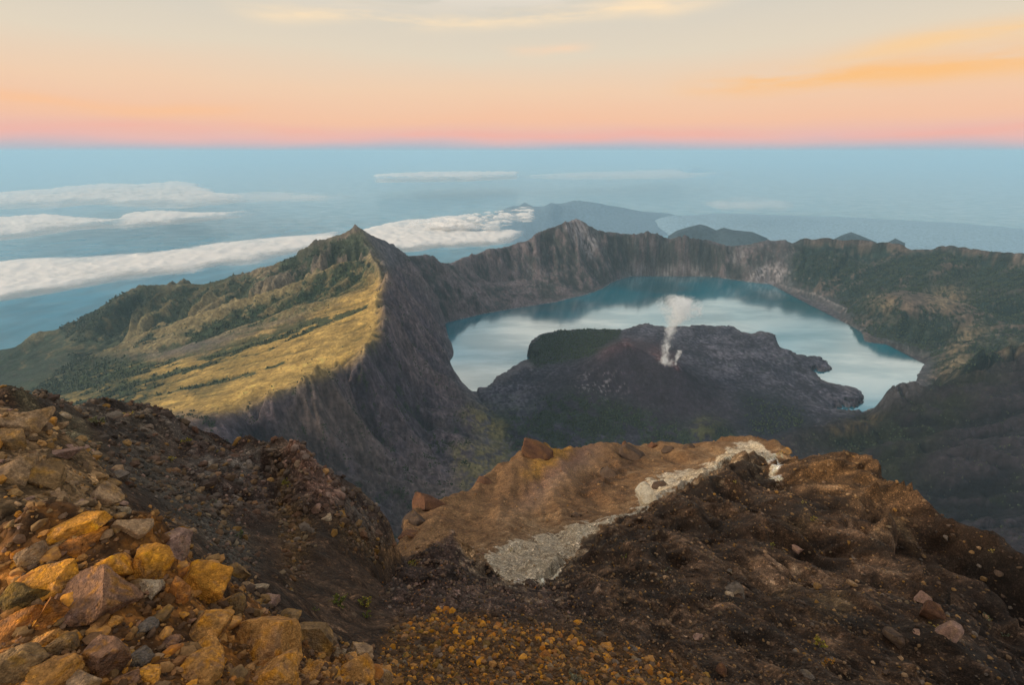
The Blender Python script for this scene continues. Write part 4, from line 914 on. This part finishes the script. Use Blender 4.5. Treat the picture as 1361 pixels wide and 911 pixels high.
# ------------------------------------------------------------------ small plants on the summit ridge
def leaf_mat(name, c1, c2):
    m = bpy.data.materials.new(name); m.use_nodes = True; N = NT(m.node_tree)
    pos = N.n('ShaderNodeNewGeometry').outputs['Position']; at = N.n('ShaderNodeAttribute', _attribute_name='Col').outputs['Color']
    nz = N.noise(pos, 9.0, 3).outputs[0]; k = N.ramp(nz, [(0.3, (0.75,) * 3), (0.7, (1.25,) * 3)])
    p = N.n('ShaderNodeBsdfPrincipled'); N.put(p.inputs['Base Color'], N.mix(1.0, at, k, 'MULTIPLY')); p.inputs['Roughness'].default_value = 0.7
    t = N.n('ShaderNodeBsdfTranslucent'); N.put(t.inputs['Color'], at)
    mx = N.n('ShaderNodeMixShader'); mx.inputs[0].default_value = 0.25; N.t.links.new(p.outputs[0], mx.inputs[1]); N.t.links.new(t.outputs[0], mx.inputs[2])
    o = N.n('ShaderNodeOutputMaterial'); N.t.links.new(mx.outputs[0], o.inputs[0]); return m
M_LEAF = leaf_mat('shrub_leaf', None, None)
PC = {'lime': (0.20, 0.21, 0.03), 'yellow': (0.42, 0.31, 0.04), 'green': (0.09, 0.13, 0.03), 'pale': (0.26, 0.26, 0.15), 'grey': (0.20, 0.20, 0.15), 'orange': (0.50, 0.21, 0.02)}
def plant(px_, py_, w, h, c1, c2, label, seed):
    P = ground(px_, py_ + h * 0.4)
    if P is None: return
    depth = P[1] * CP - P[2] * SP; W_, H_ = w * depth / FPX * 0.5, h * depth / FPX * 0.9
    r = np.random.default_rng(seed)
    t = bpy.data.objects.new('alpine_shrub', None); COL.objects.link(t); t.location = P; t.empty_display_size = W_; tag(t, label, 'plant')
    nt = max(6, int(w / 1.6)); tips = []
    SV, SF = [], []
    for k in range(nt):
        a_ = r.uniform(0, 6.28); q = math.sqrt(r.random()); tip = np.array([math.cos(a_) * q * W_, math.sin(a_) * q * W_ * 0.8, H_ * r.uniform(0.45, 1.0) * (1 - 0.45 * q * q)]); tips.append(tip)
        b = len(SV); rad = W_ * 0.035
        for m_, pnt in enumerate((np.array([tip[0] * .15, tip[1] * .15, -0.1 * H_]), tip * np.array([.6, .6, .55]), tip)):
            for s_ in range(3): SV.append(pnt + rad * (1 - 0.3 * m_) * np.array([math.cos(s_ * 2.09), math.sin(s_ * 2.09), 0]))
        for m_ in range(2):
            for s_ in range(3): SF.append((b + m_ * 3 + s_, b + m_ * 3 + (s_ + 1) % 3, b + m_ * 3 + 3 + (s_ + 1) % 3, b + m_ * 3 + 3 + s_))
    mesh_np('stem', SV, SF, M_LEAF, np.tile((0.09, 0.065, 0.03), (len(SV), 1)), parent=t)
    LV, LF, LC = [], [], []
    for tip in tips:
        for k in range(11):
            d = r.normal(size=3); d[2] = abs(d[2]) * 0.8 + 0.1; d /= np.linalg.norm(d); L_ = W_ * r.uniform(0.16, 0.34)
            sd_ = np.cross(d, r.normal(size=3)); sd_ /= np.linalg.norm(sd_) + 1e-6; o_ = tip * r.uniform(0.75, 1.0); b = len(LV)
            up_ = np.cross(sd_, d) * L_ * 0.12
            LV += [o_, o_ + d * L_ * .5 + sd_ * L_ * .28 + up_, o_ + d * L_, o_ + d * L_ * .5 - sd_ * L_ * .28 + up_]; LF.append((b, b + 1, b + 2, b + 3))
            cc = np.array(PC[c1 if r.random() < 0.65 else c2]) * r.uniform(0.6, 1.3); LC += [cc] * 4
    mesh_np('foliage', LV, LF, M_LEAF, np.clip(LC, 0, 0.8), parent=t, smooth=False)
PL = [(129,560,22,16,'pale','lime','bushy grey green plant on the dark skyline crag, largest up there'),
 (173,549,14,9,'yellow','pale','low yellow plant right on the left skyline'),
 (248,587,15,13,'lime','yellow','yellow green plant near the right end of the skyline crag'),
 (286,600,10,7,'yellow','lime','small bright yellow plant on the skyline above the purple cliff'),
 (227,611,17,11,'yellow','pale','sparse straw coloured plant above the head of the gully'),
 (284,667,12,12,'grey','pale','greyish plant in the middle of the dark gully'),
 (383,642,17,18,'lime','yellow','lime yellow plant growing beside the rock spur'),
 (322,710,16,18,'green','grey','dark green plant low in the dark gully'),
 (450,799,28,14,'lime','green','wide yellow green plant between the boulder heap and the dark mound'),
 (486,800,22,14,'lime','yellow','yellow green plant just right of the widest one'),
 (488,816,16,12,'lime','green','green plant below the pair beside the dark mound'),
 (418,812,14,8,'green','lime','dull green plant against the boulder heap rim'),
 (549,750,16,12,'lime','yellow','plant on the back of the dark mound, at the foot of the ochre slope'),
 (680,730,8,9,'yellow','lime','yellowish plant on the grey white patch'),
 (831,740,11,12,'lime','green','mossy green plant on the dark knoll, below the white streak'),
 (886,758,12,8,'pale','grey','pale dry plant on the dark knoll face'),
 (1081,690,12,9,'lime','yellow','bright green plant high on the knoll'),
 (1067,667,8,8,'yellow','pale','small straw plant above the bright green one'),
 (1026,725,12,12,'lime','yellow','yellow green plant in the middle of the knoll'),
 (978,641,9,8,'yellow','pale','yellow plant just below the white streak end'),
 (1087,853,22,20,'yellow','lime','tall yellow plant near the bottom right'),
 (1101,878,16,18,'orange','yellow','orange leaved plant right under the tall yellow one'),
 (1235,829,10,8,'yellow','pale','small yellow plant on the left of the two above the pale faced rock'),
 (1247,834,9,10,'yellow','lime','small yellow plant on the right of the two above the pale faced rock'),
 (1309,820,14,10,'grey','lime','grey green plant on the dark slope at the right edge'),
 (1332,843,12,12,'grey','green','grey green plant lowest on the right hand slope'),
 (1317,732,10,8,'yellow','pale','tiny yellow plant on the skyline of the right hand slope'),
 (763,902,24,14,'pale','grey','pale cushion plant at the bottom edge among the gravel'),
 (541,871,14,12,'grey','lime','grey green plant at the left side of the orange gravel'),
 (1036,603,9,9,'yellow','pale','yellow tuft at the right end of the ochre crest')]
for i, p_ in enumerate(PL): plant(*p_, seed=900 + i)

# ------------------------------------------------------------------ woodland on the caldera slopes: too many trees to count
OV = np.array([(0, 0, 1.0), (0.5, 0, 0.25), (0, 0.5, 0.3), (-0.5, 0, 0.2), (0, -0.5, 0.28), (0, 0, -0.3)], np.float32)
OF = np.array([(0, 1, 2), (0, 2, 3), (0, 3, 4), (0, 4, 1), (5, 2, 1), (5, 3, 2), (5, 4, 3), (5, 1, 4)], np.int32)
def woods(name, n, weight, hmin, hmax, col, seed, rmax=7600, mat=None):
    r = np.random.default_rng(seed); Rw = farW['R']; w = np.where((Rw < rmax) & farW['vis'], np.clip(weight, 0, 1) ** 2, 0); w = w / w.sum()
    idx = r.choice(len(w), n, p=w); P = farW['P'][idx] + r.uniform(-1, 1, (n, 3)) * np.array([7, 7, 0]) * (Rw[idx, None] / 3500)
    h = r.uniform(hmin, hmax, n) * (0.7 + 0.3 * Rw[idx] / 4000); th = r.uniform(0, 6.28, n); wdt = h * r.uniform(0.7, 1.2, n)
    V = OV[None] * np.stack([wdt, wdt, h], 1)[:, None, :] * (1 + r.uniform(-.25, .25, (n, 6, 1)))
    x_ = V[..., 0] * np.cos(th)[:, None] - V[..., 1] * np.sin(th)[:, None]; y_ = V[..., 0] * np.sin(th)[:, None] + V[..., 1] * np.cos(th)[:, None]
    V = np.stack([x_, y_, V[..., 2]], 2) + P[:, None]; Fc = (OF[None] + (np.arange(n) * 6)[:, None, None]).reshape(-1, 3)
    cc = np.array(col, np.float32) * r.uniform(0.55, 1.5, (n, 1))
    o = mesh_np(name, V.reshape(-1, 3), Fc, mat or M_LEAF, np.repeat(cc, 6, 0), smooth=False); tag(o, kind='stuff')
woods('woodland', 19000, farW['forest'], 7, 16, (0.026, 0.045, 0.022), 5)
woods('scattered_shrubs', 8000, farW['shrub'], 4, 11, (0.035, 0.048, 0.022), 6, rmax=5600)

# ------------------------------------------------------------------ clouds lying over the sea and the lowland
mc = bpy.data.materials.new('cloud_white'); mc.use_nodes = True; N = NT(mc.node_tree)
pos = N.n('ShaderNodeNewGeometry').outputs['Position']; at = N.n('ShaderNodeAttribute', _attribute_name='dens').outputs['Fac']
fine = N.noise(N.vm('MULTIPLY', pos, (1, 1, 2.5)), 1 / 1500.0, 8, 0.66).outputs[0]
al = N.sstep(N.m('ADD', at, N.m('MULTIPLY', N.m('SUBTRACT', fine, 0.5), 2.2)), 0.12, 1.0)
amax = N.n('ShaderNodeAttribute', _attribute_name='amax').outputs['Fac']
df = N.n('ShaderNodeBsdfDiffuse'); df.inputs['Color'].default_value = (0.97, 0.95, 0.94, 1); tl = N.n('ShaderNodeBsdfTranslucent'); tl.inputs['Color'].default_value = (0.93, 0.91, 0.9, 1)
m1 = N.n('ShaderNodeMixShader'); m1.inputs[0].default_value = 0.35; N.t.links.new(df.outputs[0], m1.inputs[1]); N.t.links.new(tl.outputs[0], m1.inputs[2])
tr = N.n('ShaderNodeBsdfTransparent'); m2 = N.n('ShaderNodeMixShader'); N.put(m2.inputs[0], N.m('MULTIPLY', al, amax)); N.t.links.new(tr.outputs[0], m2.inputs[1]); N.t.links.new(m1.outputs[0], m2.inputs[2])
o = N.n('ShaderNodeOutputMaterial'); N.t.links.new(m2.outputs[0], o.inputs[0])
def cloud(poly, z0_, thick, amax_, label, sx_=2.5, sy_=0.9, lam=700, soft=6, warp=9, lumps=0.0, seed=0):
    P = np.array(poly, float); x0, x1, y0, y1 = P[:, 0].min() - 14, P[:, 0].max() + 14, P[:, 1].min() - 6, P[:, 1].max() + 6
    gx_ = np.arange(x0, x1, sx_); gy_ = np.arange(y0, y1, sy_); PX, PY = np.meshgrid(gx_, gy_)
    M = blur(poly_mask(poly, int((y1 - y0) / 0.5) + 40, int((x1 - x0) / 1.0) + 40, x0 - 20, (y0 - 10), 1.0)[:, :].astype(np.float32), 1, 1) if False else None
    h_, w_ = int(y1 - y0) * 2 + 40, int(x1 - x0) + 40
    M = np.zeros((h_, w_), np.float32); sc = [(a_ - x0 + 20, (b_ - y0) * 2 + 20) for a_, b_ in poly]; M[:] = poly_mask(sc, h_, w_)
    M = blur(M, soft, 2)
    u = (455.5 - PY) / FPX; dxx = (PX - 680.5) / FPX; dyy = CP + u * SP; dzz = -SP + u * CP; t_ = z0_ / dzz; Xc, Yc = dxx * t_, dyy * t_
    nw = fbm(Xc, Yc, lam * 3.5, 4, 0.55, seed=40 + seed); nw2 = fbm(Xc, Yc, lam * 3.5, 4, 0.55, seed=50 + seed)
    m_ = bil(M, (PY + nw2 * warp * 0.45 - y0) * 2 + 20, PX + nw * warp * 3 - x0 + 20)
    bil_n = 1 - np.abs(fbm(Xc, Yc, lam, 5, 0.55, seed=60 + seed)) * 2.2
    dens = m_ * (1 - lumps) + lumps * m_ * sst(fbm(Xc, Yc, lam * 1.4, 4, 0.6, seed=70 + seed), -0.05, 0.25)
    top = thick * 0.5 * np.sqrt(np.clip(dens, 0, 1)) * (0.6 + 0.4 * np.clip(bil_n, 0, 1))
    edge = np.ones_like(PX); edge[0] = edge[-1] = 0; edge[:, 0] = edge[:, -1] = 0
    dens = dens * edge; ny_, nx_ = PX.shape; n_ = ny_ * nx_
    V = np.concatenate([np.stack([Xc, Yc, z0_ + top * edge], 2).reshape(-1, 3), np.stack([Xc, Yc, z0_ - 0.25 * top * edge - 2], 2).reshape(-1, 3)])
    f_ = grid_faces(ny_, nx_); dq = dens.ravel(); keep_ = dq[f_].max(1) > 0.02; f_ = f_[keep_]
    Fq_ = np.concatenate([f_, f_[:, ::-1] + n_])
    dd = np.concatenate([dq, dq * 0.9])
    used = np.unique(Fq_); remap = np.full(len(V), -1); remap[used] = np.arange(len(used))
    o = mesh_np('cloud', V[used], remap[Fq_], mc, attrs={'dens': dd[used], 'amax': np.full(len(used), amax_)}); tag(o, label, 'cloud'); return o
cloud([(-90,347),(0,351),(100,346),(200,339),(300,327),(400,318),(460,310),(440,324),(390,337),(340,346),(250,358),(160,373),(80,387),(0,400),(-90,412)], -2350, 260, 0.97, 'long broad white cloud bank low at the left, reaching behind the left peak', seed=1)
cloud([(-90,302),(0,294),(60,290),(120,294),(165,297),(180,287),(210,284),(260,288),(345,283),(290,292),(220,300),(160,304),(100,306),(40,316),(-90,326)], -2300, 420, 0.9, 'narrow white cloud bank above the broad one at the left', lam=900, soft=3, seed=2)
cloud([(-90,266),(0,262),(80,254),(140,247),(190,250),(215,246),(235,242),(256,250),(290,262),(330,268),(230,276),(120,272),(40,275),(-90,280)], -2200, 620, 0.62, 'thin lumpy cloud bank with a small tower, highest on the left', lam=1300, soft=4, seed=3)
cloud([(440,322),(500,306),(540,296),(600,291),(640,290),(600,300),(640,303),(612,312),(680,310),(700,312),(690,320),(640,325),(590,329),(550,333),(500,334),(450,330)], -2350, 320, 0.95, 'white cloud bank between the left peak and the main summit', lam=600, soft=3, seed=4)
cloud([(530,300),(600,290),(650,283),(705,278),(712,290),(680,300),(640,306),(560,306)], -2150, 300, 0.9, 'broken puffy clouds below the distant mountains', lam=420, soft=4, lumps=0.85, seed=5)
cloud([(495,236),(560,233),(625,232),(690,232),(690,237),(620,240),(500,242)], -2300, 900, 0.75, 'far thin cloud streak over the sea at the centre', lam=1800, soft=2, warp=2, seed=6)
cloud([(680,236),(760,231),(900,226),(915,232),(980,230),(900,238),(760,239)], -2300, 500, 0.35, 'faint far cloud streak right of the centre', lam=2400, soft=3, warp=2, seed=7)
cloud([(240,262),(360,256),(470,262),(420,268),(300,272)], -2300, 300, 0.3, 'very faint cloud veil over the sea right of the lumpy bank', lam=2400, soft=5, warp=4, seed=8)
cloud([(640,335),(560,334),(450,350),(380,345),(480,330)], -2450, 100, 0.25, 'thin veil under the cloud bank behind the saddle', lam=1500, soft=6, seed=9) if False else None
0 and cloud([(700,281),(760,272),(790,268),(800,272),(740,278),(712,284)], -2100, 250, 0.5, 'small wisp of cloud behind the distant mountain tops', lam=800, soft=2, warp=3, lumps=0.4, seed=10)
cloud([(930,270),(1010,262),(1060,272),(1040,282),(960,280)], -2500, 250, 0.22, 'faint low cloud wisp over the hazy sea right of the centre', lam=2000, soft=5, warp=4, lumps=0.5, seed=11)

# ------------------------------------------------------------------ distant land
def range_(name, P, half, base, seed, k=0.10, col=(0.22, 0.34, 0.44)):  # bluish col has low mist and haze painted into the land colour
    L = np.array([at_y(*p) for p in P]); D = dense(L, 350); ns = len(D); nv = 25; v = np.linspace(-1, 1, nv)
    n_ = D[:, :2] / np.linalg.norm(D[:, :2], axis=1)[:, None]
    Xd = D[:, None, 0] + n_[:, None, 0] * v[None] * half; Yd = D[:, None, 1] + n_[:, None, 1] * v[None] * half
    tp = np.linspace(0, 1, ns); tp = np.sqrt(np.clip(np.minimum(tp, 1 - tp) * 5, 0.0004, 1))
    Xd = D[:, None, 0] + n_[:, None, 0] * v[None] * half * tp[:, None]; Yd = D[:, None, 1] + n_[:, None, 1] * v[None] * half * tp[:, None]
    hgt = np.maximum((D[:, 2] - base) * np.clip(tp * 1.8, 0, 1), 20)[:, None]; pr = (1 - np.abs(v)) ** 1.15
    Zd = base + hgt * pr[None] + fbm(Xd, Yd, 1800, 5, 0.55, True, seed=seed) * hgt * k * (np.abs(v) > 0.01)[None] * pr[None] * 2 + fbm(Xd, Yd, 900, 4, 0.5, seed=seed + 1) * hgt * k * 0.5
    Zd[:, 0] = Zd[:, -1] = base - 60
    V = np.stack([Xd, Yd, Zd], 2).reshape(-1, 3); f = grid_faces(ns, nv)
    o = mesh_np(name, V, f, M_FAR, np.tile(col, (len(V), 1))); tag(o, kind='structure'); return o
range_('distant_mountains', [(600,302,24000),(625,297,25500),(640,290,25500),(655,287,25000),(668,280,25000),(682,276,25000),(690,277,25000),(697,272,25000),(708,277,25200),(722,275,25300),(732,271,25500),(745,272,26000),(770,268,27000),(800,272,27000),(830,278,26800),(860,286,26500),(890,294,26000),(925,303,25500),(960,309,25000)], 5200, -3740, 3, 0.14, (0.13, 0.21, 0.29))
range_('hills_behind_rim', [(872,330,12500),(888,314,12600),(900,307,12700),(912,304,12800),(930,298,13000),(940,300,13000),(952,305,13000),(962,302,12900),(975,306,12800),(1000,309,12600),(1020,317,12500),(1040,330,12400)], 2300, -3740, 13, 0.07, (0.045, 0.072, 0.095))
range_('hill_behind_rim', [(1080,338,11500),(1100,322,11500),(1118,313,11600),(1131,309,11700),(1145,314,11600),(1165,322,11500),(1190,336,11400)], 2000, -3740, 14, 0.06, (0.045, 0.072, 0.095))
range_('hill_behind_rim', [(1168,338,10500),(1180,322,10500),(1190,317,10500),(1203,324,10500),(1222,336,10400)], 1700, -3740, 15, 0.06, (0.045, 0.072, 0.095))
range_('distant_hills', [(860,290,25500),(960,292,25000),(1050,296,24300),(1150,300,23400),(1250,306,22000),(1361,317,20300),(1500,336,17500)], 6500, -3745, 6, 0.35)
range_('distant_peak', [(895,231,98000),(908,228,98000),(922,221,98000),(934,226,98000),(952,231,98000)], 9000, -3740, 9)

# ------------------------------------------------------------------ steam from the young cone
def steam(name, label, base, prof, lean_px, dens, seed, H):
    """prof: list of (height fraction, sideways offset m, radius m)"""
    V, F = [], []; ns = 16
    for k, (t_, off, rad) in enumerate(prof):
        for s_ in range(ns): a_ = s_ / ns * 2 * math.pi; V.append((off + math.cos(a_) * rad * 1.3, math.sin(a_) * rad * 1.3, t_ * H))
    for k in range(len(prof) - 1):
        for s_ in range(ns): F.append((k * ns + s_, k * ns + (s_ + 1) % ns, (k + 1) * ns + (s_ + 1) % ns, (k + 1) * ns + s_))
    F.append(tuple(range(ns))[::-1]); F.append(tuple((len(prof) - 1) * ns + s_ for s_ in range(ns)))
    me = bpy.data.meshes.new(name); me.from_pydata(V, [], F); o = bpy.data.objects.new(name, me); COL.objects.link(o); o.location = base
    m = bpy.data.materials.new(name + '_vapour'); m.use_nodes = True; N = NT(m.node_tree)
    oc = N.n('ShaderNodeTexCoord').outputs['Object']; sp = N.n('ShaderNodeSeparateXYZ'); N.put(sp.inputs[0], oc); x_, y_, z_ = sp.outputs
    tz = N.m('DIVIDE', z_, H, clamp=True); omin = min(p[1] for p in prof) - 1; oran = max(p[1] for p in prof) - omin + 1; rmx = max(p[2] for p in prof)
    rp = N.ramp(tz, [(max(0.0, min(1.0, p[0])), ((p[1] - omin) / oran, p[2] / rmx, 0)) for p in prof]); sc_ = N.n('ShaderNodeSeparateColor'); N.put(sc_.inputs[0], rp)
    cx = N.m('ADD', N.m('MULTIPLY', sc_.outputs[0], oran), omin); rd_ = N.m('MULTIPLY', sc_.outputs[1], rmx)
    ddx = N.m('SUBTRACT', x_, cx); d_ = N.m('SQRT', N.m('ADD', N.m('MULTIPLY', ddx, ddx), N.m('MULTIPLY', y_, y_)))
    nz = N.noise(N.vm('ADD', oc, (seed * 91, 0, 0)), 1 / 48.0, 7, 0.68, 1.2).outputs[0]
    f = N.m('ADD', N.m('SUBTRACT', 1.0, N.m('DIVIDE', d_, rd_)), N.m('MULTIPLY', N.m('SUBTRACT', nz, 0.51), 5.0))
    de = N.m('MULTIPLY', N.m('MULTIPLY', N.sstep(f, 0.0, 1.9), dens), N.m('MULTIPLY', N.sstep(tz, 0.0, 0.02), N.m('SUBTRACT', 1.0, N.sstep(tz, 0.9, 1.0))))
    vp = N.n('ShaderNodeVolumePrincipled'); vp.inputs['Color'].default_value = (0.92, 0.96, 1.0, 1); N.put(vp.inputs['Density'], de)
    oo = N.n('ShaderNodeOutputMaterial'); N.t.links.new(vp.outputs[0], oo.inputs['Volume']); me.materials.append(m)
    tag(o, label, 'steam'); return o
SB = at_z(884, 480, -1400)
steam('steam_plume', 'white steam plume rising from the young cone into a round puff over the lake', SB + np.array([0, 0, -25]), [(0, 10, 60), (0.15, -6, 44), (0.32, -6, 38), (0.5, 10, 46), (0.62, 26, 60), (0.72, 50, 100), (0.83, 62, 140), (0.94, 40, 120), (1.0, 10, 60)], 0, 0.062, 1, 520)
SB2 = at_z(898, 484, -1405)
steam('steam_wisp', 'small steam wisp on the right flank of the cone beside the big plume', SB2 + np.array([0, 0, -10]), [(0, 0, 9), (0.4, 2, 12), (0.75, 8, 22), (1.0, 16, 18)], 0, 0.12, 2, 120)

# ------------------------------------------------------------------ air
HB = 295000.0
mz = bpy.data.materials.new('haze_air'); mz.use_nodes = True; N = NT(mz.node_tree)
pv_ = N.n('ShaderNodeVolumePrincipled'); pv_.inputs['Color'].default_value = (0.48, 0.775, 1.0, 1); pv_.inputs['Density'].default_value = 1.75e-5
pv_.inputs['Anisotropy'].default_value = 0.0
o = N.n('ShaderNodeOutputMaterial'); N.t.links.new(pv_.outputs[0], o.inputs['Volume'])
zb, zt = -3780.0, 110.0
V = [(sx_ * HB, sy_ * HB, z_) for z_ in (zb, zt) for sx_, sy_ in ((-1, -1), (1, -1), (1, 1), (-1, 1))]
me = bpy.data.meshes.new('haze'); me.from_pydata(V, [], [(3, 2, 1, 0), (4, 5, 6, 7), (0, 1, 5, 4), (1, 2, 6, 5), (2, 3, 7, 6), (3, 0, 4, 7)])
me.materials.append(mz); hz = bpy.data.objects.new('haze', me); COL.objects.link(hz); tag(hz, kind='stuff')
print('script done', time.time() - T0)
